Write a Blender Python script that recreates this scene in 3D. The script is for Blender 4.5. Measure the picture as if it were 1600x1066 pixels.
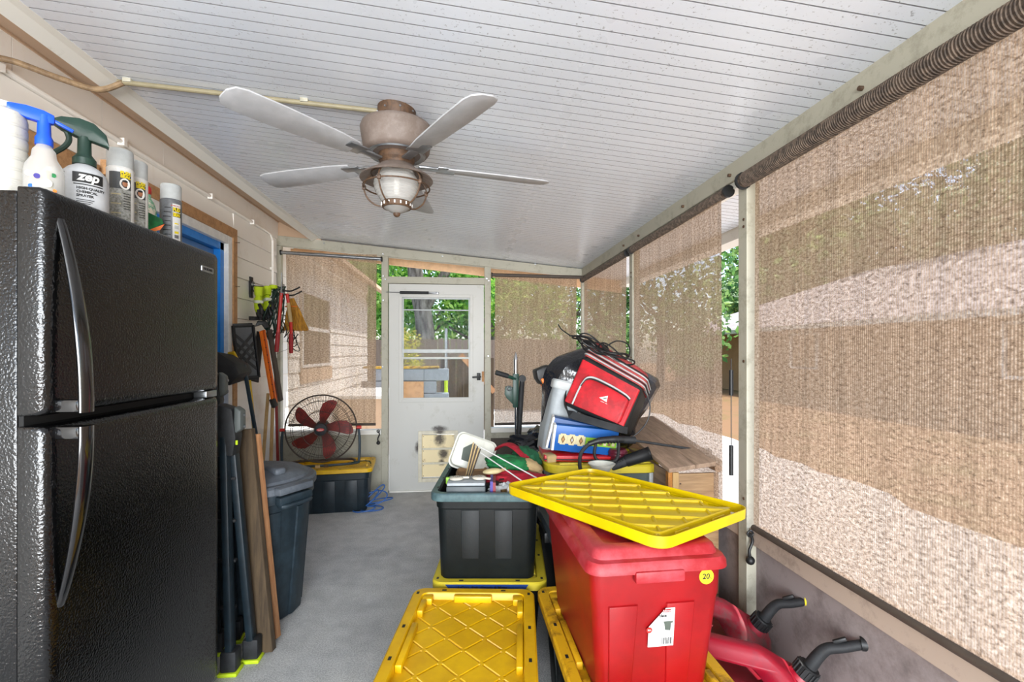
import bpy, bmesh, math, random
import numpy as np
from mathutils import Vector, Matrix, noise as mnoise
random.seed(7)
PI = math.pi
S = bpy.context.scene
COL = S.collection
for o in list(bpy.data.objects): bpy.data.objects.remove(o, do_unlink=True)

# ------------------------------------------------------------------ camera, sky, sun, exposure
cd = bpy.data.cameras.new('camera'); cam = bpy.data.objects.new('camera', cd); COL.objects.link(cam)
cam.location = (0, 0, 1.34); cam.rotation_euler = (PI/2, 0, -math.atan(76/750))
cd.sensor_width = 36; cd.lens = 750/1600*36; cd.shift_y = 17/1600; cd.clip_start = 0.02; cd.clip_end = 300
S.camera = cam
S.view_settings.view_transform = 'Standard'; S.view_settings.look = 'None'
S.view_settings.gamma = 1; S.view_settings.use_curve_mapping = False
S.view_settings.exposure = 0.74
W = bpy.data.worlds.new('sky'); S.world = W; W.use_nodes = True
wn = W.node_tree.nodes; wl = W.node_tree.links
bg = wn['Background']; sky = wn.new('ShaderNodeTexSky'); sky.sky_type = 'NISHITA'
sky.sun_disc = False; sky.sun_elevation = math.radians(66); sky.sun_rotation = math.radians(115)
sky.air_density = 1.0; sky.dust_density = 2.0; sky.ozone_density = 1.0
wl.new(sky.outputs[0], bg.inputs[0]); bg.inputs[1].default_value = 0.32
ld = bpy.data.lights.new('sun', 'SUN'); ld.energy = 4.6; ld.angle = 0.009; ld.color = (1, .97, .93)
sun = bpy.data.objects.new('sun', ld); COL.objects.link(sun)
sun.rotation_euler = (math.radians(-12), math.radians(24), 0)
sun.location = (12, -6, 18)
# added fill light behind the camera to brighten the interior, standing for daylight
ld = bpy.data.lights.new('interior_fill', 'AREA'); ld.shape = 'RECTANGLE'; ld.size = 3.2; ld.size_y = 2.3
ld.energy = 345; ld.color = (.94, .97, 1)
al = bpy.data.objects.new('interior_fill', ld); COL.objects.link(al)
al.location = (-.2, -3.4, 1.3); al.rotation_euler = (math.radians(93), 0, 0)

# ------------------------------------------------------------------ helpers
def tag(o, label=None, cat=None, group=None, kind=None):
    if label: o['label'] = label
    if cat: o['category'] = cat
    if group: o['group'] = group
    if kind: o['kind'] = kind
    return o
def thing(name, label, cat, loc=(0, 0, 0), rz=0, group=None, rot=None):
    o = bpy.data.objects.new(name, None); COL.objects.link(o); o.empty_display_size = .05
    o.location = loc; o.rotation_euler = rot if rot else (0, 0, rz)
    return tag(o, label, cat, group)
def dup(root, loc=None, rz=None, label=None, rot=None):
    r = root.copy(); COL.objects.link(r)
    if loc is not None: r.location = loc
    if rz is not None: r.rotation_euler = (0, 0, rz)
    if rot is not None: r.rotation_euler = rot
    if label: r['label'] = label
    for ch in list(root.children):
        c = ch.copy(); COL.objects.link(c); c.parent = r
        for g in list(ch.children):
            d = g.copy(); COL.objects.link(d); d.parent = c
    return r
def frame(d):
    d = Vector(d).normalized()
    u = d.cross(Vector((0, 0, 1)))
    if u.length < 1e-4: u = Vector((1, 0, 0))
    u.normalize(); return d, u, d.cross(u).normalized()
def rrect(w, d, r, n=5, cx=0, cy=0):
    r = min(r, w/2-1e-4, d/2-1e-4); pts = []
    for qx, qy, a0 in ((1, 1, 0), (-1, 1, PI/2), (-1, -1, PI), (1, -1, 3*PI/2)):
        for k in range(n+1):
            a = a0+PI/2*k/n
            pts.append((cx+qx*(w/2-r)+r*math.cos(a), cy+qy*(d/2-r)+r*math.sin(a)))
    return pts
def circ(r, n=24, cx=0, cy=0):
    return [(cx+r*math.cos(2*PI*k/n), cy+r*math.sin(2*PI*k/n)) for k in range(n)]
def smooth_path(pts, k=6):
    P = [Vector(p) for p in pts]; out = []
    for i in range(len(P)-1):
        p0 = P[max(i-1, 0)]; p1 = P[i]; p2 = P[i+1]; p3 = P[min(i+2, len(P)-1)]
        for j in range(k):
            t = j/k
            out.append(.5*((2*p1)+(p2-p0)*t+(2*p0-5*p1+4*p2-p3)*t*t+(3*p1-p0-3*p2+p3)*t*t*t))
    out.append(P[-1]); return out
class MB:
    def __init__(s): s.v = []; s.f = []; s.T = None
    def add(s, vs, fs):
        b = len(s.v)
        if s.T is not None: vs = [tuple(s.T @ Vector(p)) for p in vs]
        s.v += [tuple(p) for p in vs]; s.f += [tuple(b+i for i in q) for q in fs]; return s
    def box(s, x0, y0, z0, x1, y1, z1):
        x0, x1 = min(x0, x1), max(x0, x1); y0, y1 = min(y0, y1), max(y0, y1); z0, z1 = min(z0, z1), max(z0, z1)
        return s.add([(x0,y0,z0),(x1,y0,z0),(x1,y1,z0),(x0,y1,z0),(x0,y0,z1),(x1,y0,z1),(x1,y1,z1),(x0,y1,z1)],
              [(3,2,1,0),(4,5,6,7),(0,1,5,4),(1,2,6,5),(2,3,7,6),(3,0,4,7)])
    def cbox(s, c, sz): return s.box(c[0]-sz[0]/2, c[1]-sz[1]/2, c[2]-sz[2]/2, c[0]+sz[0]/2, c[1]+sz[1]/2, c[2]+sz[2]/2)
    def bar(s, p0, p1, w, h, up=None):          # rectangular bar between two points
        p0 = Vector(p0); p1 = Vector(p1); d, u, v = frame(p1-p0)
        if up is not None:
            v = Vector(up); v = (v-d*v.dot(d)).normalized(); u = d.cross(v)
        q = []
        for p in (p0, p1):
            for a, b in ((-1,-1),(1,-1),(1,1),(-1,1)): q.append(p+u*a*w/2+v*b*h/2)
        return s.add(q, [(0,1,2,3),(7,6,5,4),(0,4,5,1),(1,5,6,2),(2,6,7,3),(3,7,4,0)])
    def loft(s, loops, cap0=True, cap1=True):
        n = len(loops[0]); vs = [p for L in loops for p in L]; fs = []
        for i in range(len(loops)-1):
            for k in range(n):
                a = i*n+k; b = i*n+(k+1) % n
                fs.append((a, b, b+n, a+n))
        if cap0: fs.append(tuple(range(n-1, -1, -1)))
        if cap1: fs.append(tuple((len(loops)-1)*n+k for k in range(n)))
        return s.add(vs, fs)
    def lathe(s, prof, n=28, c=(0, 0, 0), cap0=True, cap1=True, sq=None):
        L = [[(c[0]+r*math.cos(2*PI*k/n), c[1]+r*math.sin(2*PI*k/n), c[2]+z) for k in range(n)] for r, z in prof]
        return s.loft(L, cap0, cap1)
    def rings(s, secs, cap0=True, cap1=True, n=5, c=(0, 0, 0)):     # secs: (w, d, r, z)
        return s.loft([[(c[0]+x, c[1]+y, c[2]+z) for x, y in rrect(w, d, r, n)] for w, d, r, z in secs], cap0, cap1)
    def cyl(s, p0, p1, r0, r1=None, n=14):
        r1 = r0 if r1 is None else r1
        p0 = Vector(p0); p1 = Vector(p1); d, u, v = frame(p1-p0)
        L = [[p+(u*math.cos(-2*PI*k/n)+v*math.sin(-2*PI*k/n))*-r for k in range(n)] for p, r in ((p0, r0), (p1, r1))]
        L = [[p+(u*math.cos(2*PI*k/n)+v*math.sin(2*PI*k/n))*r for k in range(n)] for p, r in ((p0, r0), (p1, r1))]
        return s.loft(L)
    def tube(s, pts, r, n=8, closed=False, flat=1.0):
        P = [Vector(p) for p in pts]; m = len(P); L = []; u = None
        for i, p in enumerate(P):
            if closed: d = P[(i+1) % m]-P[i-1]
            else: d = P[min(i+1, m-1)]-P[max(i-1, 0)]
            if d.length < 1e-9: d = Vector((0, 0, 1))
            d.normalize()
            if u is None: _, u, _ = frame(d)
            u = u-d*u.dot(d)
            if u.length < 1e-6: _, u, _ = frame(d)
            u.normalize(); v = d.cross(u)
            rr = r[i] if isinstance(r, (list, tuple)) else r
            L.append([p+u*math.cos(2*PI*k/n)*rr+v*math.sin(2*PI*k/n)*rr*flat for k in range(n)])
        if closed: L.append(L[0]); return s.loft(L, False, False)
        return s.loft(L)
    def ring(s, c, R, r, axis=(0, 0, 1), n=40, m=8, a0=0, a1=2*PI):
        d, u, v = frame(axis); c = Vector(c); full = abs(a1-a0-2*PI) < 1e-6
        pts = [c+(u*math.cos(a0+(a1-a0)*k/n)+v*math.sin(a0+(a1-a0)*k/n))*R for k in range(n if full else n+1)]
        return s.tube(pts, r, m, closed=full)
    def ball(s, c, r, n=14, m=9, sc=(1, 1, 1)):
        return s.loft([[(c[0]+sc[0]*r*math.sin(PI*j/m)*math.cos(2*PI*k/n), c[1]+sc[1]*r*math.sin(PI*j/m)*math.sin(2*PI*k/n),
                 c[2]-sc[2]*r*math.cos(PI*j/m)) for k in range(n)] for j in [.04]+list(range(1, m))+[m-.04]])
    def prism(s, poly, h, ax='z', o=0):          # poly in two axes extruded along the third from o to o+h
        n = len(poly)
        def pt(a, b, c):
            return (a, b, c) if ax == 'z' else ((a, c, b) if ax == 'y' else (c, a, b))
        vs = [pt(a, b, o) for a, b in poly]+[pt(a, b, o+h) for a, b in poly]
        return s.add(vs, [tuple(range(n-1, -1, -1)), tuple(range(n, 2*n))]+[(k, (k+1) % n, (k+1) % n+n, k+n) for k in range(n)])
    def mesh(s, name, mt=None, smooth=True, bevel=0, seg=2, ang=35):
        me = bpy.data.meshes.new(name); me.from_pydata(s.v, [], s.f)
        bm = bmesh.new(); bm.from_mesh(me)
        bmesh.ops.recalc_face_normals(bm, faces=bm.faces)
        if bevel:
            es = [e for e in bm.edges if len(e.link_faces) == 2 and e.calc_face_angle(0) > math.radians(28)]
            if es: bmesh.ops.bevel(bm, geom=es, offset=bevel, segments=seg, affect='EDGES', clamp_overlap=True, profile=.5)
        if smooth:
            for f in bm.faces: f.smooth = True
            ca = math.radians(ang)
            for e in bm.edges:
                if len(e.link_faces) != 2 or e.calc_face_angle(0) > ca: e.smooth = False
        bm.to_mesh(me); bm.free()
        if mt: me.materials.append(mt)
        return me
    def build(s, name, mt, parent=None, label=None, cat=None, group=None, kind=None, smooth=True, bevel=0, seg=2, ang=35, loc=None, rot=None):
        o = bpy.data.objects.new(name, s.mesh(name, mt, smooth, bevel, seg, ang)); COL.objects.link(o)
        if parent: o.parent = parent
        if loc: o.location = loc
        if rot: o.rotation_euler = rot
        return tag(o, label, cat, group, kind)
def link(name, me, parent=None, loc=(0, 0, 0), rot=(0, 0, 0), **k):
    o = bpy.data.objects.new(name, me); COL.objects.link(o); o.location = loc; o.rotation_euler = rot
    if parent: o.parent = parent
    return tag(o, **k)
_noto = {}
def text(name, body, size, mt, parent, M, ext=.0006, bend=0, bold=0.0, align='CENTER', shear=0, sx=1, ox=0):
    """lettering as a thin raised mesh; M places its xy plane; bend = radius of a cylinder it wraps around"""
    cu = bpy.data.curves.new(name, 'FONT'); cu.body = body; cu.size = size; cu.align_x = align; cu.align_y = 'CENTER'
    cu.extrude = ext; cu.offset = bold; cu.shear = shear; cu.resolution_u = 3
    t = bpy.data.objects.new(name, cu); COL.objects.link(t)
    dg = bpy.context.evaluated_depsgraph_get(); dg.update()
    me = bpy.data.meshes.new_from_object(t.evaluated_get(dg)); bpy.data.objects.remove(t, do_unlink=True)
    me.materials.clear(); me.materials.append(mt)
    for v in me.vertices:
        x, y, z = v.co; x *= sx
        if bend: a = (x+ox)/bend; v.co = M @ Vector((bend*math.sin(a), y, z+bend*(math.cos(a)-1)))
        else: v.co = M @ Vector((x, y, z))
    o = bpy.data.objects.new(name, me); COL.objects.link(o); o.parent = parent
    return o
def place(loc, right, up):
    r = Vector(right).normalized(); u = Vector(up); u = (u-r*u.dot(r)).normalized(); n = r.cross(u)
    return Matrix(((r.x, u.x, n.x, loc[0]), (r.y, u.y, n.y, loc[1]), (r.z, u.z, n.z, loc[2]), (0, 0, 0, 1)))
def bent(poly, R, th=.0006):
    """thin label following a cylinder of radius R, poly = (x0, x1, z0, z1), facing angle 0 = -y"""
    x0, x1, z0, z1 = poly; n = 12; m = MB(); lo = []
    for k in range(n+1):
        a = (x0+(x1-x0)*k/n)/R; lo.append((math.sin(a), -math.cos(a)))
    vs = []; 
    for r in (R, R+th):
        for z in (z0, z1): vs += [(x*r, y*r, z) for x, y in lo]
    N = n+1; f = []
    for k in range(n):
        f += [(2*N+k, 2*N+k+1, 3*N+k+1, 3*N+k), (k, N+k, N+k+1, k+1), (k, k+1, 2*N+k+1, 2*N+k), (N+k, 3*N+k, 3*N+k+1, N+k+1)]
    f += [(0, 2*N, 3*N, N), (n, N+n, 3*N+n, 2*N+n)]
    return m.add(vs, f)

# ------------------------------------------------------------------ materials
def rgb(h):
    h = h.lstrip('#'); c = [int(h[i:i+2], 16)/255 for i in (0, 2, 4)]
    return tuple([x/12.92 if x <= .04045 else ((x+.055)/1.055)**2.4 for x in c]+[1])
def new_mat(name):
    m = bpy.data.materials.new(name); m.use_nodes = True; return m, m.node_tree.nodes, m.node_tree.links, m.node_tree.nodes['Principled BSDF']
def nz(n, l, scale, det=4, rough=.55, sc=(1, 1, 1), co='Object'):
    tc = n.new('ShaderNodeTexCoord'); mp = n.new('ShaderNodeMapping'); mp.inputs['Scale'].default_value = sc
    t = n.new('ShaderNodeTexNoise'); t.inputs['Scale'].default_value = scale; t.inputs['Detail'].default_value = det
    t.inputs['Roughness'].default_value = rough
    l.new(tc.outputs[co], mp.inputs[0]); l.new(mp.outputs[0], t.inputs['Vector']); return t
def ramp(n, l, src, stops):
    r = n.new('ShaderNodeValToRGB'); e = r.color_ramp.elements
    while len(e) < len(stops): e.new(.5)
    for i, (p, c) in enumerate(stops): e[i].position = p; e[i].color = c if not isinstance(c, (int, float)) else (c, c, c, 1)
    l.new(src, r.inputs[0]); return r
def mixc(n, l, fac, a, b, mode='MIX'):
    m = n.new('ShaderNodeMix'); m.data_type = 'RGBA'; m.blend_type = mode
    for sock, v in ((m.inputs[0], fac), (m.inputs[6], a), (m.inputs[7], b)):
        if hasattr(v, 'is_linked'): l.new(v, sock)
        else: sock.default_value = v
    return m.outputs[2]
def bump(n, l, b, h, strength=.3, dist=.002):
    bp = n.new('ShaderNodeBump'); bp.inputs['Strength'].default_value = strength; bp.inputs['Distance'].default_value = dist
    l.new(h, bp.inputs['Height']); l.new(bp.outputs[0], b.inputs['Normal'])
def plain(name, c, rough=.5, metal=0, c2=None, scale=18, amt=(.42, .62), bmp=0, bscale=200, spec=.5, sc=(1, 1, 1), coat=0, dist=.001):
    m, n, l, b = new_mat(name); c = rgb(c) if isinstance(c, str) else c
    b.inputs['Roughness'].default_value = rough; b.inputs['Metallic'].default_value = metal
    b.inputs['Specular IOR Level'].default_value = spec; b.inputs['Coat Weight'].default_value = coat
    if c2 is None: c2 = tuple([x*.86 for x in c[:3]]+[1])
    else: c2 = rgb(c2)
    t = nz(n, l, scale, 6, .65, sc); r = ramp(n, l, t.outputs[0], [(amt[0], c2), (amt[1], c)])
    l.new(r.outputs[0], b.inputs['Base Color'])
    if bmp:
        t2 = nz(n, l, bscale, 3, .6, sc); bump(n, l, b, t2.outputs[0], bmp, dist)
    return m
def wood(name, c, c2, sc=(1, 1, 14), rough=.7, scale=5):
    m, n, l, b = new_mat(name); b.inputs['Roughness'].default_value = rough
    inv = (sc[0]*8, sc[1]*8, sc[2]*8)
    t = nz(n, l, scale, 8, .7, tuple(8.0/x for x in sc)); t2 = nz(n, l, 2.2, 2, .5)
    r = ramp(n, l, t.outputs[0], [(.3, rgb(c2)), (.62, rgb(c))])
    r2 = ramp(n, l, t2.outputs[0], [(.3, .72), (.7, 1.0)])
    l.new(mixc(n, l, 1.0, r.outputs[0], r2.outputs[0], 'MULTIPLY'), b.inputs['Base Color'])
    bump(n, l, b, t.outputs[0], .3, .001); return m
def shade_mat():
    m, n, l, b = new_mat('shade_mesh'); out = n['Material Output']
    tc = n.new('ShaderNodeTexCoord')
    # cloth coordinates: u runs along the cloth's width, v along its height (UV map in metres)
    def N(scale, sc, det=2, rough=.5):
        mp = n.new('ShaderNodeMapping'); mp.inputs['Scale'].default_value = sc
        t = n.new('ShaderNodeTexNoise'); t.inputs['Scale'].default_value = scale; t.inputs['Detail'].default_value = det; t.inputs['Roughness'].default_value = rough
        l.new(tc.outputs['UV'], mp.inputs[0]); l.new(mp.outputs[0], t.inputs['Vector']); return t
    fine = N(75, (.85, 1.4, 1), 6, .88); streak = N(26, (1, .05, 1), 3, .6)
    w = n.new('ShaderNodeTexWave'); w.wave_type = 'BANDS'; w.bands_direction = 'X'; w.inputs['Scale'].default_value = 44
    w.inputs['Distortion'].default_value = .6; w.inputs['Detail Scale'].default_value = 3
    l.new(tc.outputs['UV'], w.inputs['Vector'])
    c = ramp(n, l, fine.outputs[0], [(.36, rgb('#5e4f41')), (.5, rgb('#b49a80')), (.64, rgb('#eed9bf'))])
    c2 = ramp(n, l, streak.outputs[0], [(.3, .78), (.7, 1.12)])
    c3 = ramp(n, l, w.outputs[0], [(.1, 1.08), (.8, .86)])
    col = mixc(n, l, 1.0, c.outputs[0], c2.outputs[0], 'MULTIPLY'); col = mixc(n, l, 1.0, col, c3.outputs[0], 'MULTIPLY')
    dif = n.new('ShaderNodeBsdfDiffuse'); tra = n.new('ShaderNodeBsdfTranslucent'); tp = n.new('ShaderNodeBsdfTransparent')
    l.new(col, dif.inputs[0]); l.new(col, tra.inputs[0]); tp.inputs[0].default_value = (1, .97, .93, 1)
    mx = n.new('ShaderNodeMixShader'); mx.inputs[0].default_value = .6
    l.new(dif.outputs[0], mx.inputs[1]); l.new(tra.outputs[0], mx.inputs[2])
    # openness of the knit
    f2 = N(75, (.85, 1.4, 1), 6, .88)
    o1 = ramp(n, l, f2.outputs[0], [(.40, .06), (.60, .46)])
    o2 = ramp(n, l, w.outputs[0], [(.0, .3), (.7, 1.1)])
    mm = n.new('ShaderNodeMath'); mm.operation = 'MULTIPLY'; l.new(o1.outputs[0], mm.inputs[0]); l.new(o2.outputs[0], mm.inputs[1])
    fx = n.new('ShaderNodeMixShader'); l.new(mm.outputs[0], fx.inputs[0]); l.new(mx.outputs[0], fx.inputs[1]); l.new(tp.outputs[0], fx.inputs[2])
    l.new(fx.outputs[0], out.inputs[0]); return m
def glass_mat(name, tint=(.93, .96, .95, 1), rough=.02):
    m, n, l, b = new_mat(name); out = n['Material Output']
    tp = n.new('ShaderNodeBsdfTransparent'); tp.inputs[0].default_value = tint
    gl = n.new('ShaderNodeBsdfGlossy'); gl.inputs['Roughness'].default_value = rough
    fr = n.new('ShaderNodeFresnel'); fr.inputs[0].default_value = 1.08
    mx = n.new('ShaderNodeMixShader'); l.new(fr.outputs[0], mx.inputs[0]); l.new(tp.outputs[0], mx.inputs[1]); l.new(gl.outputs[0], mx.inputs[2])
    l.new(mx.outputs[0], out.inputs[0]); return m
def ceiling_mat():
    m, n, l, b = new_mat('ceiling_enamel'); b.inputs['Roughness'].default_value = .3; b.inputs['Specular IOR Level'].default_value = .6
    t = nz(n, l, 95, 3, .6); sm = nz(n, l, 1.3, 3, .6); big = nz(n, l, .8, 2)
    spots = ramp(n, l, t.outputs[0], [(.63, 0.0), (.68, 1.0)]); area = ramp(n, l, sm.outputs[0], [(.42, .08), (.62, .95)])
    mm = n.new('ShaderNodeMath'); mm.operation = 'MULTIPLY'; l.new(spots.outputs[0], mm.inputs[0]); l.new(area.outputs[0], mm.inputs[1])
    base = ramp(n, l, big.outputs[0], [(.35, rgb('#d6dce4')), (.65, rgb('#e2e8f0'))])
    l.new(mixc(n, l, mm.outputs[0], base.outputs[0], rgb('#5c5d5d')), b.inputs['Base Color'])
    r = ramp(n, l, nz(n, l, 4, 4).outputs[0], [(.3, .24), (.7, .42)]); l.new(r.outputs[0], b.inputs['Roughness']); b.inputs['Coat Weight'].default_value = .5; b.inputs['Coat Roughness'].default_value = .22
    return m
def floor_mat():
    m, n, l, b = new_mat('concrete_carpet'); b.inputs['Roughness'].default_value = .93; b.inputs['Specular IOR Level'].default_value = .2
    a = nz(n, l, 1.4, 4, .6); f = nz(n, l, 160, 3, .7); s = nz(n, l, 9, 5, .6)
    c = ramp(n, l, a.outputs[0], [(.35, rgb('#b0b0ae')), (.5, rgb('#bdbdba')), (.7, rgb('#c9c8c3'))])
    c2 = ramp(n, l, f.outputs[0], [(.35, .68), (.65, 1.22)]); c3 = ramp(n, l, s.outputs[0], [(.3, .85), (.7, 1.1)])
    x = mixc(n, l, 1, c.outputs[0], c2.outputs[0], 'MULTIPLY'); x = mixc(n, l, 1, x, c3.outputs[0], 'MULTIPLY')
    l.new(x, b.inputs['Base Color']); bump(n, l, b, f.outputs[0], .5, .002); return m
def fridge_mat():
    m, n, l, b = new_mat('textured_black_enamel'); b.inputs['Roughness'].default_value = .17; b.inputs['Specular IOR Level'].default_value = .5
    t = nz(n, l, 165, 1.2, .5); g = nz(n, l, 3, 4)
    c = ramp(n, l, g.outputs[0], [(.3, rgb('#040404')), (.7, rgb('#0b0b0c'))]); l.new(c.outputs[0], b.inputs['Base Color'])
    bump(n, l, b, t.outputs[0], .8, .0017); return m
def spot_dirt(name, c, dirt, rough, thr=(.55, .68), scale=6, b2=.2, spec=.5, fine=90):
    m, n, l, b = new_mat(name); b.inputs['Roughness'].default_value = rough; b.inputs['Specular IOR Level'].default_value = spec
    t = nz(n, l, scale, 8, .75); r = ramp(n, l, t.outputs[0], [(thr[0], 0.0), (thr[1], .85)])
    l.new(mixc(n, l, r.outputs[0], rgb(c), rgb(dirt)), b.inputs['Base Color'])
    bump(n, l, b, nz(n, l, fine, 3).outputs[0], b2, .0008); return m

M = {}
M['shade'] = shade_mat()
M['ceil'] = ceiling_mat()
M['floor'] = floor_mat()
M['fridge'] = fridge_mat()
M['fridge_gap'] = plain('gasket', '#0a0a0a', .8)
M['handle'] = plain('gloss_black', '#101011', .13, coat=.6)
M['chrome'] = plain('chrome', '#c8c9cb', .14, 1)
M['steel'] = plain('steel', '#9c9fa2', .32, .9)
M['alu'] = spot_dirt('weathered_aluminium', '#aba796', '#7f7b68', .55, (.52, .72), 9)
M['alu_white'] = spot_dirt('white_aluminium', '#e3e1d8', '#b9b5a4', .45, (.6, .75), 8)
M['door'] = spot_dirt('door_paint', '#c2c1bb', '#a5a294', .5, (.56, .75), 5)
M['cream'] = spot_dirt('cream_siding', '#f8f4ec', '#e0d6c4', .6, (.55, .8), 3)
M['tan'] = spot_dirt('tan_board', '#c3a68a', '#977b62', .7, (.55, .75), 4)
M['rot'] = plain('rotten_gap', '#3a3020', .95)
M['knee'] = spot_dirt('kneewall_panel', '#958a87', '#645a57', .7, (.46, .68), 5, .25)
M['sillwood'] = spot_dirt('sill_wood', '#b3a08f', '#85766a', .75, (.5, .7), 9)
M['rod'] = plain('dark_brown_tube', '#4c4239', .6, bmp=.2)
M['roll'] = plain('rolled_mesh', '#67584b', .8, c2='#3f352d', scale=60, bmp=.6, bscale=350)
M['black'] = plain('black_plastic', '#161718', .5, bmp=.15)
M['blackrub'] = plain('dusty_black', '#242628', .65, c2='#17181a', bmp=.2)
M['tote'] = plain('black_tote', '#0c1213', .5, c2='#080d0e', bmp=.35, bscale=130, spec=.3)
M['tote_blue'] = plain('navy_black_tote', '#18272f', .45, c2='#111d24', bmp=.35, bscale=130)
M['tote_rim'] = plain('teal_black_rim_sheen', '#4f6669', .35, c2='#3c5053', bmp=.15)  # lightened teal-black: the rim's blue-grey reflection is put into the colour
M['yellow'] = plain('yellow_lid', '#e2b400', .42, c2='#d0a000', scale=5, bmp=.15)
M['yellow_dirty'] = spot_dirt('dirty_yellow_lid', '#d9a60e', '#7d5410', .55, (.5, .64), 11)
M['yellow_dull'] = spot_dirt('dull_yellow_lid', '#c8b428', '#9c8a22', .5, (.55, .7), 7)
M['red'] = plain('red_tote', '#90040a', .42, c2='#800308', scale=5, bmp=.2, bscale=150)
M['red_lid'] = spot_dirt('dusty_red_lid', '#930c16', '#b0444c', .5, (.44, .66), 4)
M['gas'] = spot_dirt('red_jerrycan', '#940822', '#70202f', .45, (.5, .68), 6, .25)
M['gas2'] = spot_dirt('dusty_red_jerrycan', '#8c0a24', '#5e4c48', .6, (.45, .62), 8, .25)
M['trash'] = plain('trash_can', '#26343c', .5, c2='#1b272e', bmp=.2)
M['trash_lid'] = spot_dirt('dusty_grey_lid', '#4f555c', '#6e757c', .6, (.45, .65), 6)
M['white'] = plain('white_plastic', '#dcdcd8', .45)
M['paper'] = plain('paper_white', '#e8e6e0', .7)
M['grey'] = plain('grey_plastic', '#9aa0a3', .5)
M['ltgrey'] = plain('light_grey_plastic', '#b9bdbc', .45)
M['translucent'] = plain('milky_plastic', '#d4d3c6', .35)
M['green'] = plain('green_paint', '#123d30', .4)
M['bluetape'] = plain('blue_tape', '#15418c', .6)
M['ink'] = plain('ink', '#101830', .6)
M['inkb'] = plain('black_ink', '#151515', .6)
M['yl'] = plain('yellow_ink', '#e6cf12', .6)
M['bluedoor'] = plain('blue_door', '#4a7fb8', .35, c2='#4072aa', scale=3)
M['blueedge'] = plain('bright_blue_trim', '#1580d8', .35)
M['whitetrim'] = plain('white_trim', '#e9e8e4', .5)
M['osb'] = spot_dirt('tan_wood', '#b98d61', '#8d6541', .75, (.45, .65), 20)
M['bronze'] = spot_dirt('rusted_bronze', '#6a5d54', '#857a73', .6, (.45, .7), 14, .3)
M['bronze_d'] = plain('dark_rust', '#3d2c1f', .6, c2='#58402c', scale=60)
M['orange'] = plain('orange', '#f07818', .5)
M['redp'] = plain('red_paint', '#c5261e', .4)
M['straw'] = plain('straw', '#c28a26', .8, c2='#8f6116', scale=90, sc=(1, 1, .06))
M['hivis'] = plain('hi_vis', '#bcd414', .7)
M['hivis2'] = plain('silver_band', '#c9cdb9', .5)
M['yhandle'] = plain('yellow_handle', '#e9bd10', .4)
M['bluegrey'] = plain('dark_slate_handle', '#2c3b44', .45)
M['woodh'] = wood('ash_handle', '#cdaa72', '#a98550')
M['board'] = wood('weathered_board', '#5c4a33', '#34281a', rough=.85)
M['board2'] = wood('new_board', '#cc9768', '#94603a', rough=.8)
M['crate'] = wood('crate_wood', '#b08f68', '#805f40', sc=(14, 1, 1), rough=.8)
M['crate_y'] = wood('crate_wood_lid', '#ab9078', '#7d6652', sc=(1, 14, 1), rough=.8)
M['edgewood'] = wood('edge_wood', '#c5873f', '#99602a', sc=(1, 1, 1), rough=.8)
M['bluecord'] = plain('blue_cord', '#2f62a8', .5)
M['blackcord'] = plain('black_cord', '#1b1b1b', .5)
M['greencord'] = plain('dark_green_cord', '#123026', .5)
M['clear'] = glass_mat('clear_glass')
M['bottleclear'] = glass_mat('clear_plastic', (.97, .97, .96, 1), .12)
_n = M['bottleclear'].node_tree.nodes; _l = M['bottleclear'].node_tree.links
_d = _n.new('ShaderNodeBsdfDiffuse'); _d.inputs[0].default_value = (.62, .61, .58, 1); _m = _n.new('ShaderNodeMixShader'); _m.inputs[0].default_value = .42
_src = _n['Material Output'].inputs[0].links[0].from_socket; _l.new(_src, _m.inputs[1]); _l.new(_d.outputs[0], _m.inputs[2]); _l.new(_m.outputs[0], _n['Material Output'].inputs[0])
M['bag_red'] = plain('red_nylon', '#c2101f', .55, c2='#9a0c18', scale=14, bmp=.4, bscale=30, dist=.004)
M['bag_pink'] = plain('faded_red_nylon', '#b04a48', .6, c2='#8f3534', scale=12, bmp=.3, bscale=30, dist=.004)
M['bag_black'] = plain('black_nylon', '#222524', .6, c2='#181a19', scale=12, bmp=.5, bscale=24, dist=.005)
M['polybag'] = plain('black_poly_bag', '#15161a', .22, c2='#1d1f26', scale=6, bmp=.8, bscale=14, spec=.8, dist=.012)
M['box_blue'] = plain('blue_carton', '#0f5fae', .4, c2='#0c559f', scale=3)
M['box_navy'] = plain('navy_carton', '#0b4480', .45)
M['lime'] = plain('lime_print', '#86b82a', .5)
M['card'] = plain('cream_print', '#cfc49a', .6)
M['brownp'] = plain('brown_print', '#7a5a30', .6)
M['redbox'] = plain('red_carton', '#c1090f', .45)
M['cardboard'] = plain('cardboard', '#8f6e4a', .8)
M['skin'] = plain('portrait_tan', '#a8704e', .6)
M['greencloth'] = plain('green_cloth', '#0e7a3e', .75, c2='#0a5c2e', scale=30, bmp=.5, bscale=45, dist=.004)
M['redcloth'] = plain('crimson_cloth', '#b3122b', .75, c2='#8c0d20', scale=30, bmp=.5, bscale=45, dist=.004)
M['beigecloth'] = plain('beige_cloth', '#b49a6c', .8, bmp=.4, bscale=60)
M['purple'] = plain('indigo_card', '#352c86', .5)
M['maroon'] = plain('maroon_plastic', '#5d1226', .35)
M['cutout'] = plain('slate_print', '#4a5248', .6)
M['soot'] = plain('soot', '#2a1a0c', .9)
M['petflap'] = spot_dirt('stained_flap', '#f2dfb0', '#a07c4c', .5, (.58, .74), 9)
M['petframe'] = plain('cream_plastic_frame', '#dcd4bd', .45)
M['redblade'] = plain('dusty_red_blade', '#8b2a22', .5, c2='#6a221d', scale=20)
M['wire'] = plain('rusty_wire', '#4b4038', .5, .4)
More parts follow.
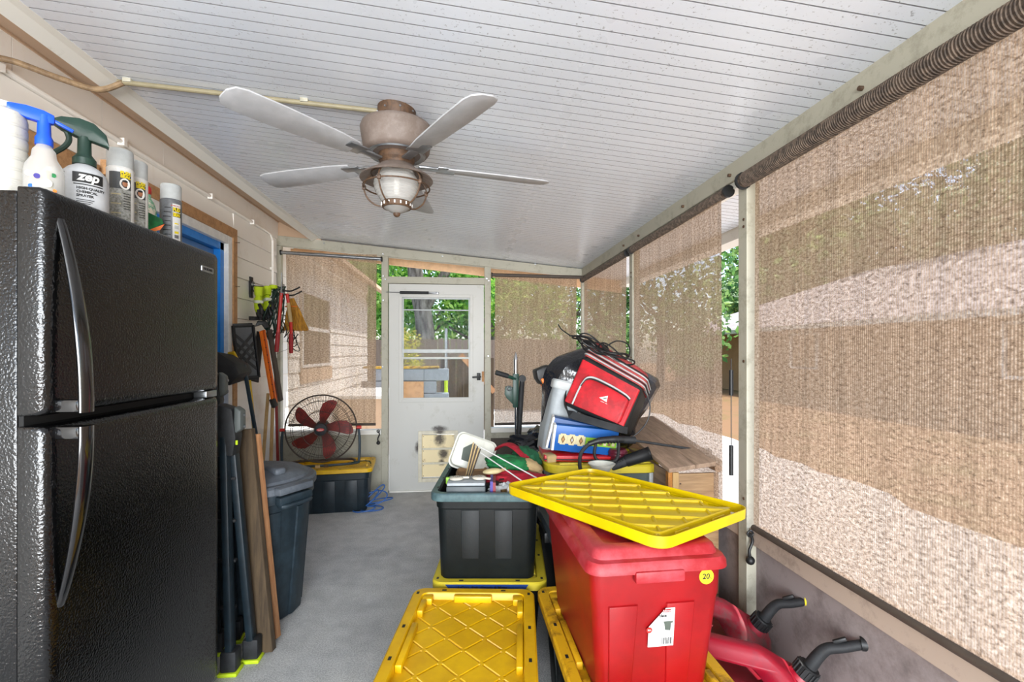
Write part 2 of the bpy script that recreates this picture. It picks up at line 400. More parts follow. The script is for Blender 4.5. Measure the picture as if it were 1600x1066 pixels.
M['whiteblade'] = plain('white_blade', '#acadaf', .4)
M['ribglass'] = M['bottleclear']

def soot(m, spots):
    n = m.node_tree.nodes; l = m.node_tree.links; b = n['Principled BSDF']; src = b.inputs['Base Color'].links[0].from_socket
    for (x, z, rx, rz_) in spots:
        tc = n.new('ShaderNodeTexCoord'); mp = n.new('ShaderNodeMapping'); mp.vector_type = 'TEXTURE'; mp.inputs['Location'].default_value = (x, 4.67, z); mp.inputs['Scale'].default_value = (rx, 1, rz_)
        g = n.new('ShaderNodeTexGradient'); g.gradient_type = 'SPHERICAL'; l.new(tc.outputs['Object'], mp.inputs[0]); l.new(mp.outputs[0], g.inputs[0])
        t = nz(n, l, 30, 6, .75); mm = n.new('ShaderNodeMath'); mm.operation = 'MULTIPLY'; l.new(g.outputs['Fac'], mm.inputs[0]); l.new(t.outputs[0], mm.inputs[1])
        r = ramp(n, l, mm.outputs[0], [(.10, 0.0), (.36, .93)]); src = mixc(n, l, r.outputs[0], src, rgb('#2a1a0c'))
    l.new(src, b.inputs['Base Color'])
soot(M['petflap'], [(-.225, .50, .085, .11), (-.19, .36, .075, .09), (-.21, .27, .05, .05)])
soot(M['door'], [(-.23, .60, .12, .045), (-.43, .42, .05, .09)]); soot(M['petframe'], [(-.23, .57, .08, .03)])

# ================================================================== THE SETTING
X0, XR, YB, YN = -1.73, 1.227, 4.67, -1.3
def cz(x): return 2.40-.0934*(x+1.34)
def struct(mb, name, mt, parent=None, **k):
    return mb.build(name, mt, parent, kind=None if parent else 'structure', **k)
# floor slab
fl = MB().box(X0, YN, -.12, XR+.02, YB+.12, 0); floor = struct(fl, 'floor', M['floor'], smooth=False)
# ceiling: insulated slab with ribbed panels under it
m = MB(); xs = (-1.34, 1.70)
m.add([(x, y, cz(x)+dz) for x in xs for y in (YN, YB+.42) for dz in (.006, .09)], [(0,1,3,2),(4,6,7,5),(0,4,5,1),(2,3,7,6),(0,2,6,4),(1,5,7,3)])
ceil = struct(m, 'ceiling', M['alu_white'], smooth=False)
P_ = .0513; nb = 6; prof = []
for k in range(nb):
    y = k*P_; prof += [(y+.0022, .0), (y+P_-.0022, .0), (y+P_-.0012, .0038), (y+P_+.0012, .0038)]
prof = prof[:-1]; poly = prof+[(nb*P_, .0058), (0, .0058), (0, .0038)]
def ceil_panel_mesh(name):
    n = len(poly); vs = [(x, y, cz(x)+d) for x in (-1.335, 1.69) for y, d in poly]
    mb = MB().add(vs, [tuple(range(n)), tuple(range(2*n-1, n-1, -1))]+[(k, k+n, (k+1) % n+n, (k+1) % n) for k in range(n)])
    return mb.mesh(name, M['ceil'], smooth=False)
pm = ceil_panel_mesh('ceiling_panel'); pm.materials.append(plain('shaded_grimy_groove', '#86878a', .8))  # darker grey paints shade into the grooves, together with grime
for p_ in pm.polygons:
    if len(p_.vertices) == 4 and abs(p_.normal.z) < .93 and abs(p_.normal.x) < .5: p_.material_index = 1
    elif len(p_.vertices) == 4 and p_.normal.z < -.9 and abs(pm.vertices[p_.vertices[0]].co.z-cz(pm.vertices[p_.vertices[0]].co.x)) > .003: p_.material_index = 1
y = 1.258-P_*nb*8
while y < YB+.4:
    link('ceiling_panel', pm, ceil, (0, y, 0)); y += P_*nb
# white flashing along the house side of the ceiling
m = MB().add([(-1.33, YN, cz(-1.33)-.002), (-1.36, YN, 2.395), (-1.405, YN, 2.372), (-1.405, YN, 2.385), (-1.36, YN, 2.41), (-1.33, YN, 2.42)] +
             [(-1.33, YB-.03, cz(-1.33)-.002), (-1.36, YB-.03, 2.395), (-1.405, YB-.03, 2.372), (-1.405, YB-.03, 2.385), (-1.36, YB-.03, 2.41), (-1.33, YB-.03, 2.42)],
             [(5,4,3,2,1,0), (6,7,8,9,10,11)]+[(k, (k+1) % 6, (k+1) % 6+6, k+6) for k in range(6)])
struct(m, 'trim_1', M['alu_white'], smooth=False)
# sloping soffit of the house, with rotten gaps where it meets the flashing
m = MB(); m.prism([(-1.73, 2.565), (-1.395, 2.39), (-1.395, 2.44), (-1.73, 2.62)], 11.8, 'y', YN)
soff = struct(m, 'trim_2', M['tan'], smooth=False)
for (ya, yb, w) in ((1.2, 1.95, .05), (2.45, 2.95, .02), (4.0, 4.5, .022)):
    n = 14; q = []
    for k in range(n+1):
        t = k/n; yy = ya+(yb-ya)*t; q.append((-1.41, yy))
    for k in range(n, -1, -1):
        t = k/n; yy = ya+(yb-ya)*t; ww = w*(math.sin(PI*t)**.7)*(1+.25*math.sin(9*t)); q.append((-1.41-ww-.002, yy))
    mb = MB(); sl = lambda x: 2.39+(-1.395-x)*(2.565-2.39)/.335-.002
    N = len(q); mb.add([(x, yy, sl(x)-.001) for x, yy in q]+[(x, yy, sl(x)+.004) for x, yy in q],
        [tuple(range(N)), tuple(range(2*N-1, N-1, -1))]+[(k, k+N, (k+1) % N+N, (k+1) % N) for k in range(N)])
    mb.build('rotten_gap', M['rot'], soff, smooth=False)
m = MB().box(X0, YN, 2.545, X0+.02, YB+4, 2.575); struct(m, 'trim_3', M['tan'], smooth=False)

# house wall on the left, with siding boards
DY0, DY1, DZ = 2.78, 3.70, 2.13
m = MB()
m.box(X0-.14, YN, -.1, X0-.02, DY0, 2.6); m.box(X0-.14, DY0, DZ, X0-.02, DY1, 2.6); m.box(X0-.14, DY1, -.1, X0-.02, 8.9, 2.6)
wl_ = struct(m, 'wall_left', M['cream'], smooth=False)
def siding(y0, y1, z0, z1):
    z = z0; seg = 2.4
    while z < z1-.02:
        zt = min(z+.158, z1); m = MB()
        m.add([(X0-.02, y0, z), (X0+.008, y0, z), (X0-.004, y0, zt-.003), (X0-.02, y0, zt-.003),
               (X0-.02, y1, z), (X0+.008, y1, z), (X0-.004, y1, zt-.003), (X0-.02, y1, zt-.003)],
              [(0,1,2,3), (7,6,5,4), (0,4,5,1), (1,5,6,2), (2,6,7,3), (3,7,4,0)])
        m.build('siding_board', M['cream'], wl_, smooth=False); z += .158
siding(YN, DY0-.1, .02, 2.232); siding(DY1+.12, 4.66, .02, 2.232); siding(4.74, 8.9, .02, 2.232)
siding(DY0-.1, DY1+.12, 2.232, 2.39)
for y0, y1 in ((YN, DY0-.1), (DY1+.12, 4.66)): MB().box(X0-.02, y0, 2.232, X0+.004, y1, 2.387).build('siding_board', M['cream'], wl_, smooth=False)
ys = [YN, -.35, .6, 1.55, 2.02, 2.48, 2.95, 3.6, 4.25, 5.6, 7, 8.9]
for a, b_ in zip(ys, ys[1:]): MB().box(X0-.02, a+.0015, 2.39, X0+.012, b_-.0015, 2.55).build('frieze_board', M['cream'], wl_, smooth=False)
# blue house door with white and tan trim
dr = thing('door_1', None, None, (0, 0, 0)); dr['kind'] = 'structure'
MB().box(X0-.10, DY0+.055, .01, X0-.055, DY1-.055, DZ-.055).build('door_slab', M['bluedoor'], dr, smooth=False)
for z0, z1 in ((.15, .85), (1.0, 1.95)):
    for ya, yb in ((DY0+.16, DY0+.42), (DY0+.5, DY1-.16)):
        MB().rings([(.3, yb-ya, .01, 0), (.27, yb-ya-.03, .01, .012)], c=(0, 0, 0)).build('door_panel', M['bluedoor'], dr, loc=(X0-.056, (ya+yb)/2, (z0+z1)/2), rot=(0, PI/2, 0)).scale = ((z1-z0)/.3, 1, 1)
m = MB().box(X0-.12, DY0, .0, X0-.01, DY0+.05, DZ); m.box(X0-.12, DY1-.05, 0, X0-.01, DY1, DZ); m.box(X0-.12, DY0, DZ-.05, X0-.01, DY1, DZ)
m.build('door_jamb', M['blueedge'], dr, smooth=False)
m = MB().box(X0-.02, DY0-.06, 0, X0+.022, DY0, DZ+.06); m.box(X0-.02, DY1, 0, X0+.022, DY1+.06, DZ+.06); m.box(X0-.02, DY0, DZ, X0+.022, DY1, DZ+.06)
m.build('door_casing', M['whitetrim'], dr, smooth=False, bevel=.003)
m = MB().box(X0-.02, DY1+.06, 0, X0+.03, DY1+.12, DZ+.13); m.box(X0-.02, DY0-.3, DZ+.06, X0+.03, DY1+.06, DZ+.13)
m.build('outer_trim', M['osb'], dr, smooth=False)
m = MB()
for z in (2.16, 1.83, 1.51): m.cyl((X0+.03, DY1+.09, z), (X0+.06, DY1+.092, z), .0025)
m.build('nail', M['bronze_d'], dr)
MB().box(X0, 1.1, 1.95, X0+.02, 2.45, 2.22).build('trim_4', M['osb'], kind='structure', smooth=False)
# conduits
m = MB(); pts = [(X0+.024, y, 2.395) for y in (YN, 0, 1.5, 3, 4.3)]+[(X0+.024, 4.46, 2.388), (X0+.024, 4.51, 2.34), (X0+.024, 4.515, 2.1), (X0+.024, 4.515, 1.95)]
m.tube(pts, .0105, 10)
for y in (1.95, 2.6, 3.45, 4.1): m.box(X0+.008, y-.012, 2.377, X0+.04, y+.012, 2.413)
m.box(X0, 4.495, 2.08, X0+.03, 4.535, 2.10)
tag(m.build('wall_conduit', M['cream']), 'cream painted conduit running along the top of the house wall', 'conduit')

# end wall frame
def cbar(m, p0, p1, w, h): m.bar(p0, p1, w, h, up=(0, 0, 1))
fr = thing('wall_back', None, None); fr['kind'] = 'structure'
yb = YB+.03
def post(x0, x1, z0=0, z1=None, nm='post', mt='alu'):
    z1 = cz((x0+x1)/2)-.05 if z1 is None else z1
    return MB().box(x0, YB, z0, x1, YB+.06, z1).build(nm, M[mt], fr, smooth=False, bevel=.003)
post(X0, X0+.035); post(-.776, -.715); post(.205, .267); post(XR-.055, XR+.0)
m = MB(); za, zb_ = 2.405, 2.137
m.add([(X0, YB-.01, za-.07), (XR, YB-.01, zb_-.055), (XR, YB-.01, zb_+.02), (X0, YB-.01, za+.02), (X0, YB+.07, za-.07), (XR, YB+.07, zb_-.055), (XR, YB+.07, zb_+.02), (X0, YB+.07, za+.02)],
      [(0,1,2,3),(7,6,5,4),(0,4,5,1),(1,5,6,2),(2,6,7,3),(3,7,4,0)]); m.build('header_beam', M['alu'], fr, smooth=False, bevel=.003)
MB().box(-.775, YB-.002, 1.995, .205, YB+.055, 2.06).build('door_head', M['alu'], fr, smooth=False, bevel=.003)
for x0, x1 in ((X0+.035, -.776), (.267, XR-.055)):
    MB().box(x0, YB-.02, .555, x1, YB+.07, .60).build('sill_rail', M['alu_white'], fr, smooth=False, bevel=.004)
    MB().box(x0, YB+.0, .50, x1, YB+.05, .555).build('sill_lip', M['alu'], fr, smooth=False)
    w = (x1-x0)
    MB().box(x0, YB+.015, 0, x1, YB+.05, .505).build('kick_panel', M['alu'] if x0 < 0 else M['rod'], fr, smooth=False)
    MB().box(x0, YB+.0, 0, x1, YB+.06, .03).build('bottom_rail', M['alu'], fr, smooth=False)
    n = 3
    for k in range(1, n): MB().box(x0+w*k/n-.012, YB+.006, .03, x0+w*k/n+.012, YB+.02, .5).build('panel_batten', M['alu'], fr, smooth=False, bevel=.003)
m = MB()
for (x, z) in ((-.76, 2.27), (-.757, 1.83), (-.757, 2.06), (-.738, 2.03), (.225, 2.05), (.245, 2.03), (-.76, 1.2), (.24, 1.3), (-.2, 2.26), (.7, 2.2), (-1.3, 2.36)):
    m.cyl((x, YB-.016, z), (x, YB+.0, z), .007, n=10)
m.build('screw', M['steel'], fr)
# gable board over the end beam and the soffit end of the house
m = MB().prism([(X0, 2.33), (-1.33, 2.36), (-1.33, 2.40), (-1.405, 2.41), (X0, 2.57)], .03, 'y', YB+.0); m.build('gable_board', M['tan'], fr, smooth=False)

# screen door
sd = thing('door_2', None, None, (0, 0, 0)); sd['kind'] = 'structure'
xa, xb, zt = -.706, .198, 1.99; y0, y1 = YB+.005, YB+.045
GX0, GX1, GZ0, GZ1 = -.585, .065, .885, 1.865
PX0, PX1, PZ0, PZ1 = -.395, -.088, .125, .545
m = MB().box(xa, y0, .01, GX0, y1, zt); m.box(GX1, y0, .01, xb, y1, zt); m.box(GX0, y0, GZ1, GX1, y1, zt)
m.box(GX0, y0, PZ1, GX1, y1, GZ0); m.box(GX0, y0, .01, PX0, y1, PZ1); m.box(PX1, y0, .01, GX1, y1, PZ1); m.box(PX0, y0, .01, PX1, y1, PZ0)
m.build('door_slab', M['door'], sd, smooth=False)
def frm(name, a0, a1, b0, b1, t, mt, ya, yb, par): # rectangular frame in XZ
    m = MB().box(a0, ya, b0, a0+t, yb, b1); m.box(a1-t, ya, b0, a1, yb, b1); m.box(a0+t, ya, b1-t, a1-t, yb, b1); m.box(a0+t, ya, b0, a1-t, yb, b0+t)
    return m.build(name, M[mt], par, smooth=False, bevel=.002)
frm('window_frame', GX0-.028, GX1+.028, GZ0-.028, GZ1+.028, .03, 'door', y0-.012, y0+.004, sd)
frm('upper_sash', GX0, GX1, 1.27, GZ1, .016, 'ltgrey', y0+.012, y0+.03, sd)
frm('lower_sash', GX0, GX1, GZ0, 1.29, .014, 'door', y0-.004, y0+.01, sd)
MB().box(GX0, y0, 1.33, GX1, y0+.012, 1.365).build('meeting_rail', M['ltgrey'], sd, smooth=False, bevel=.002)
MB().box(GX0, y0, 1.738, GX1, y0+.012, 1.748).build('sash_bar', M['ltgrey'], sd, smooth=False, bevel=.002)
MB().box(GX0+.015, y0+.019, 1.28, GX1-.015, y0+.022, GZ1-.01).build('window_pane', M['clear'], sd, smooth=False)
MB().box(GX0+.015, y0+.001, GZ0+.01, GX1-.015, y0+.004, 1.28).build('window_pane', M['clear'], sd, smooth=False)
# pet door
pf = frm('pet_door_frame', PX0-.035, PX1+.035, PZ0-.035, PZ1+.035, .034, 'petframe', y0-.016, y0+.004, sd)
h = (PZ1-PZ0)/3
for k in range(3):
    MB().box(PX0, y0+.01, PZ0+k*h+.008, PX1, y0+.02, PZ0+(k+1)*h-.008).build('flap_panel', M['petflap'], pf, smooth=False, bevel=.002)
    if k: MB().box(PX0, y0+.003, PZ0+k*h-.01, PX1, y0+.024, PZ0+k*h+.01).build('flap_rail', M['petframe'], pf, smooth=False, bevel=.002)
m = MB()
for k in range(3):
    for x in (PX0+.012, PX1-.012):
        for z in (PZ0+k*h+.02, PZ0+(k+1)*h-.02): m.cyl((x, y0+.004, z), (x, y0+.011, z), .0035, n=8)
m.build('rivet', M['bronze_d'], pf)
# door hinges side post, closer, latch
cl = MB().cyl((-.60, YB-.025, 1.905), (-.33, YB-.025, 1.905), .0135, n=14).build('door_closer', M['blackrub'], sd)
m = MB().cyl((-.33, YB-.025, 1.905), (-.25, YB-.025, 1.903), .009, n=10); m.box(-.29, YB-.03, 1.893, -.235, YB+.004, 1.913); m.build('closer_bracket', M['steel'], cl, bevel=.002)
MB().cyl((-.73, YB-.025, 1.908), (-.60, YB-.025, 1.905), .004, n=8).build('closer_rod', M['steel'], cl)
m = MB().box(.13, YB-.012, 1.065, .165, YB+.005, 1.135); m.cyl((.148, YB-.012, 1.1), (.148, YB-.045, 1.1), .008, n=10)
m.bar((.17, YB-.045, 1.1), (.085, YB-.05, 1.096), .016, .016); m.build('latch', M['black'], sd, bevel=.003)
MB().box(.178, YB-.004, 1.05, .20, YB+.006, 1.15).build('strike', M['osb'], sd, smooth=False)
MB().box(-.7, YB-.01, 0, .2, YB+.05, .012).build('threshold', M['alu_white'], sd, smooth=False)

# right wall frame
wr = thing('wall_right', None, None); wr['kind'] = 'structure'
posts = [-.86, .52, 1.90, 3.27]
for y in posts:
    if y != .52: MB().box(XR-.047, y, 0, XR+.01, y+.062, 2.12).build('post', M['alu'], wr, smooth=False, bevel=.003)
MB().box(XR-.06, YN, 2.085, XR+.02, YB, cz(XR)+.012).build('top_beam', M['alu'], wr, smooth=False, bevel=.004)
MB().box(XR-.045, YN, 2.055, XR+.012, YB, 2.09).build('beam_lip', M['alu_white'], wr, smooth=False, bevel=.003)
m = MB()
for y in (2.0, 2.45, 3.1, 3.4, 1.3): m.cyl((XR-.072, y, 2.115), (XR-.058, y, 2.115), .007, n=10)
for y in posts[2:]:
    for z in (1.87, 1.9, .72, 1.3): m.cyl((XR-.05, y+.02, z), (XR-.045, y+.02, z), .006, n=8)
m.build('screw', M['bronze_d'], wr)
ys = [YN]+[p for p in posts if p != .52]+[YB]
for a, b_ in zip(ys, ys[1:]):
    a2 = a+.062 if a != YN else a
    MB().box(XR-.035, a2, .54, XR+.03, b_, .605).build('sill_rail', M['sillwood'], wr, smooth=False, bevel=.003)
    MB().box(XR-.005, a2, 0, XR+.03, b_, .541).build('knee_panel', M['knee'], wr, smooth=False)
# roof gutter outside the overhang
m = MB().prism([(1.70, cz(1.7)-.07), (1.82, cz(1.7)-.07), (1.83, cz(1.7)+.08), (1.70, cz(1.7)+.08)], YB+.42-YN, 'y', YN)
struct(m, 'trim_5', M['alu_white'], smooth=False)
m = MB().add([(-1.9, YB+.42, 2.367), (1.72, YB+.42, 1.99), (1.72, YB+.42, 2.19), (-1.9, YB+.42, 2.53), (-1.9, YB+.46, 2.367), (1.72, YB+.46, 1.99), (1.72, YB+.46, 2.19), (-1.9, YB+.46, 2.53)],
             [(0,1,2,3),(7,6,5,4),(0,4,5,1),(1,5,6,2),(2,6,7,3),(3,7,4,0)]); struct(m, 'trim_6', plain('peach_board', '#e8bd92', .7), smooth=False)

# ------------------------------------------------------------------ roller shades
def cloth_mesh(w, h, fx, nx=30, nz_=30):
    """cloth in local x (width) and z (down from 0), thickness 1.2 mm; fx(u, v) -> (dx, dy)"""
    vs = []; uv = []
    for s_ in (0, 1):
        for j in range(nz_+1):
            for i in range(nx+1):
                u = i/nx; v = j/nz_; dx, dy = fx(u, v)
                vs.append((u*w+dx, dy+s_*.0012, -v*h)); uv.append((u*w, v*h))
    N = (nx+1)*(nz_+1); f = []
    for j in range(nz_):
        for i in range(nx):
            a = j*(nx+1)+i; q = (a, a+nx+1, a+nx+2, a+1); f.append(q)
    me = bpy.data.meshes.new('shade_cloth'); me.from_pydata(vs[:N], [], f)
    ul = me.uv_layers.new(name='UVMap')
    for p in me.polygons:
        p.use_smooth = True
        for li in p.loop_indices: ul.data[li].uv = uv[me.loops[li].vertex_index]
    me.materials.append(M['shade']); return me
GS = 'woven tan roller shades around the porch'
def shade(label, loc, rz, w, h, rr_=.022, fx=None, rollmat='roll', rings_=False, trim=(.0, .0), tilt=0):
    """roller along local +x from loc, cloth hanging down, rod at the bottom"""
    t = thing('roller_shade', label, 'shade', loc, rz, GS)
    m = MB().cyl((-.02, 0, 0), (w+.02, 0, tilt), rr_, n=20)
    if rings_:
        k = 0; x = 0
        while x < w: m.ring((x, 0, tilt*x/w), rr_+.0006, .0024, (1, 0, 0), n=20, m=5); x += .0085
    m.build('roller_tube', M[rollmat], t)
    m = MB(); 
    for x in (-.035, w+.02): m.lathe([(.0, 0), (rr_+.006, 0), (rr_+.006, .01), (.008, .016)], 16)
    MB().cyl((-.032, 0, 0), (-.02, 0, 0), rr_+.007, n=16).build('end_bracket', M['black'], t)
    MB().cyl((w+.02, 0, tilt), (w+.032, 0, tilt), rr_+.007, n=16).build('end_bracket', M['black'], t)
    f = fx or (lambda u, v: (0, 0)); a, b_ = trim
    c = link('shade_cloth', cloth_mesh(w-a-b_, h, f), t, (a, rr_*.5, 0))
    m = MB()
    pts = [(a+u*(w-a-b_)+f(u, 1)[0], rr_*.5+f(u, 1)[1], -h-.006) for u in [k/12 for k in range(13)]]
    m.tube(pts, .0125, 12); m.build('bottom_rod', M['rod'], t)
    return t
shade('tan mesh shade on the end wall left of the screen door, behind the tool rack', (X0+.075, YB-.03, 2.262), 0, .86, 1.60,
      .017, lambda u, v: (.02*v-.03*v*u, .01*math.sin(3*u+v)), 'steel', False, (.015, .02), -.045)
shade('tan mesh shade on the end wall right of the screen door', (.30, YB-.03, 2.085), 0, .86, 1.44, .017, lambda u, v: (-.004*v, .008*math.sin(4*u)), 'rod', False, (.005, .05), -.01)
# right wall: local x points to -y (towards the camera) when rz = -90 deg
def fold(u, v):                      # the far right-hand shade is blown inwards and folded
    k = math.exp(-((u-.30-.5*v)/.16)**2)
    return (0, -.02-.11*v*k*math.sin(PI*min(1, v*1.1)))
shade('short bellied shade in the far right corner bay, creased inwards', (XR-.06, YB-.06, 2.048), -PI/2, 1.25, 1.42, .02, lambda u, v: (-.02*v*u, -(.10*v*math.exp(-((u-.34-.45*v)/.13)**2)+.03*math.sin(14*u)*v*(1-u))), 'roll', True, (.01, .02))
shade('middle shade of the right wall, between the two posts', (XR-.065, 3.215, 2.048), -PI/2, 1.18, 1.42, .02, lambda u, v: (.012*v, .012*math.sin(5*u)), 'roll', True, (.0, .03))
shade('widest nearest shade of the right wall with a thick dark roll above', (XR-.068, 1.865, 2.052), -PI/2, 2.66, 1.42, .029, lambda u, v: (-.012*v, .006*math.sin(3*u)), 'roll', True, (.035, .01))
# pull cord weights and small fittings beside the posts
m = MB(); m.cyl((XR-.06, 1.995, 1.15), (XR-.06, 1.995, 1.26), .009); m.cyl((XR-.06, 1.995, .80), (XR-.06, 1.995, .93), .009); m.tube([(XR-.06, 1.995, .8), (XR-.06, 1.995, 1.31)], .002)
tag(m.build('shade_tension_cord', M['black']), 'black shade tensioner cord beside the nearest post', 'cord')
for (p, lab) in (((XR-.05, 1.87, .49), 'black shade clip with dangling end below the near sill corner'), ((-.80, YB-.03, .49), 'small black hook chain beside the door jamb on left end panel')):
    m = MB(); x, y, z = p
    m.tube(smooth_path([(x, y, z+.1), (x+.01, y, z+.07), (x-.004, y, z+.03), (x, y, z)]), .006); m.ball((x, y, z-.01), .018); m.ring((x, y, z+.1), .012, .004, (0, 1, 0), 16)
    tag(m.build('shade_clip', M['black']), lab, 'clip')

# ================================================================== OUTSIDE
struct(MB().box(-30, -20, -.2, 60, 60, -.13), 'ground', spot_dirt('dry_lawn', '#7e6248', '#66603a', .95, (.5, .7), 1.2, .4, .1, 30), smooth=False)
def gravel():
    m, n, l, b = new_mat('pale_gravel'); b.inputs['Roughness'].default_value = .95
    t = nz(n, l, 30, 6, .8); c = ramp(n, l, t.outputs[0], [(.3, rgb('#6f6862')), (.5, rgb('#c2bbb3')), (.7, rgb('#efeae4'))]); l.new(c.outputs[0], b.inputs['Base Color'])
    bump(n, l, b, t.outputs[0], .8, .02); return m
m = MB(); n = 60; rnd = random.Random(3)
L0 = [(1.24, -6+26*k/n) for k in range(n+1)]; L1 = [(3.55+.25*rnd.random()+.02*k, -6+26*k/n) for k in range(n, -1, -1)]
struct(m.prism(L0+L1, .05, 'z', -.13), 'trim_7', gravel(), smooth=False)
struct(MB().box(-4, YB+.12, -.13, 1.24, 12, -.05), 'trim_8', M['floor'], smooth=False)
# window of the house wing beyond the end wall
wn_ = thing('window_1', None, None); wn_['kind'] = 'structure'
m = MB()
for z0, z1 in ((1.17, 1.2), (1.98, 2.01), (1.58, 1.62)): m.box(X0-.01, 5.3, z0, X0+.03, 6.4, z1)
m.box(X0-.01, 5.3, 1.2, X0+.03, 5.34, 1.98); m.box(X0-.01, 6.36, 1.2, X0+.03, 6.4, 1.98); m.build('window_frame', M['whitetrim'], wn_, smooth=False)
MB().box(X0-.005, 5.34, 1.2, X0+.013, 6.36, 1.98).build('window_pane', plain('dark_window', '#5c5044', .15), wn_, smooth=False)
MB().box(X0, 5.3, 1.0, X0+.02, 6.5, 1.16).build('patch_panel', M['tan'], wn_, smooth=False)
# garden items beyond the end wall
m = MB().box(-1.66, 6.8, -.05, -1.2, 7.3, .8); t = thing('storage_box', 'tan storage box with a white lid outside, seen through left end shade', 'box', (-1.32, 6.9, -.05))
MB().box(-.34, -.3, 0, .34, .3, .76).build('box_body', M['tan'], t, smooth=False, bevel=.01)
MB().rings([(.74, .66, .03, .76), (.74, .66, .03, .80), (.5, .5, .1, .87)]).build('box_lid', M['white'], t)
bw = thing('block_wall', 'low pale block wall with a tan panel, seen through door glass', 'wall', (-.9, 8, -.13))
blk = MB().box(-.198, -.09, .002, .198, .09, .192).mesh('concrete_block', plain('pale_block', '#83888c', .8, bmp=.2), smooth=False, bevel=.004)
for r in range(6):
    for k in range(3):
        x = -.42+.4*k+(.0 if r % 2 else -.2)+.08
        if x < .6: link('concrete_block', blk, bw, (x, 0, r*.2))
MB().box(-.7, -.1, 1.2, .5, .1, 1.235).build('cap_strip', plain('mossy_cap', '#c8a03c', .9, c2='#5a4526', scale=18), bw, smooth=False)
MB().box(-.35, -.13, 0, .26, -.1, .99).build('plywood_panel', M['osb'], bw, smooth=False)
# board gate
gt = thing('board_gate', 'brown board gate with a diagonal brace, behind the door glass', 'gate', (-.40, 8.6, -.13))
x = 0
rnd = random.Random(5)
for k in range(7):
    MB().box(x, 0, .03, x+.128, .02, 1.36+.02*rnd.random()).build('picket', M['board'] if k else M['rod'], gt, smooth=False); x += .136
MB().bar((.35, -.02, 1.42), (.95, -.02, .75), .09, .03, up=(0, 1, 0)).build('diagonal_brace', M['board2'], gt, smooth=False)
MB().box(0, .02, .25, .95, .05, .34).build('rail', M['board'], gt, smooth=False)
m = MB().cyl((-.30, 8.45, -.1), (-.30, 8.45, 1.75), .025, n=12)
t = tag(m.build('gate_post', M['steel']), 'grey steel pipe post beside the board gate outside', 'post')
MB().cyl((-.30, 8.40, .62), (-.30, 8.40, 1.0), .03, n=10).build('green_bottle', M['hivis'], t)
fn = thing('board_fence', 'grey-brown board fence along the back of the yard', 'fence', (-8, 11.6, -.13))
pk = MB().box(0, 0, 0, .138, .02, 1.78).mesh('picket', wood('grey_picket', '#8d7b6a', '#5f5246', rough=.9), smooth=False)
for k in range(73): link('picket', pk, fn, (k*.145, 0, .03*rnd.random()-.02))
MB().box(0, .02, .4, 10.6, .06, .5).build('rail', M['board'], fn, smooth=False)
MB().box(0, .02, 1.3, 10.6, .06, 1.4).build('rail', M['board'], fn, smooth=False)
# trees
def leafmat(name, c, c2, c3):
    m, n, l, b = new_mat(name); out = n['Material Output']
    oi = n.new('ShaderNodeNewGeometry'); r = ramp(n, l, oi.outputs['Random Per Island'], [(.0, rgb(c2)), (.5, rgb(c)), (1, rgb(c3))])
    l.new(r.outputs[0], b.inputs['Base Color']); b.inputs['Roughness'].default_value = .55
    tr = n.new('ShaderNodeBsdfTranslucent'); l.new(r.outputs[0], tr.inputs[0]); mx = n.new('ShaderNodeMixShader'); mx.inputs[0].default_value = .45
    l.new(b.outputs[0], mx.inputs[1]); l.new(tr.outputs[0], mx.inputs[2]); l.new(mx.outputs[0], out.inputs[0]); return m
LM = leafmat('leaves', '#79b84a', '#3f7a2a', '#c0e070'); LM2 = leafmat('leaves_dark', '#5f9448', '#33572a', '#a0bf6c'); LM3 = leafmat('leaves_yellow', '#a8a048', '#6c7a30', '#dccb74')
def crown(name, n_, R, size, mt, seed):
    r = random.Random(seed); vs = []; f = []; blobs = []
    for k in range(26):
        a = r.random()*2*PI; e = r.uniform(-.8, 1); q = r.random()**.5
        blobs.append((R[0]*q*math.cos(a)*math.sqrt(max(0, 1-e*e)), R[1]*q*math.sin(a)*math.sqrt(max(0, 1-e*e)), R[2]*e, r.uniform(.3, .5)))
    for k in range(n_):
        bx, by, bz, br = blobs[r.randrange(26)]
        d = Vector((r.gauss(0, 1), r.gauss(0, 1), r.gauss(0, 1))).normalized()*r.uniform(.55, 1)*br*min(R)*1.1
        c = Vector((bx, by, bz))+d
        u = Vector((r.gauss(0, 1), r.gauss(0, 1), r.gauss(0, 1))).normalized(); w = u.orthogonal().normalized(); s = size*r.uniform(.6, 1.3)
        b_ = len(vs); vs += [c-u*s, c+w*s*.45, c+u*s, c-w*s*.45]; f.append((b_, b_+1, b_+2, b_+3))
    me = bpy.data.meshes.new(name); me.from_pydata(vs, [], f); me.materials.append(mt); return me
BK = plain('bark', '#8a8176', .9, c2='#544c43', scale=9, sc=(1, 1, .25), bmp=.8, bscale=20, dist=.03)
crowns = [crown('foliage', 7000, (2.4, 2.0, 2.2), .10, LM, 1), crown('foliage', 7000, (2.6, 2.2, 2.6), .11, LM2, 2), crown('foliage', 2200, (.75, .7, .75), .05, LM3, 3), crown('foliage', 10000, (3.2, 2.8, 3.2), .20, LM2, 4)]
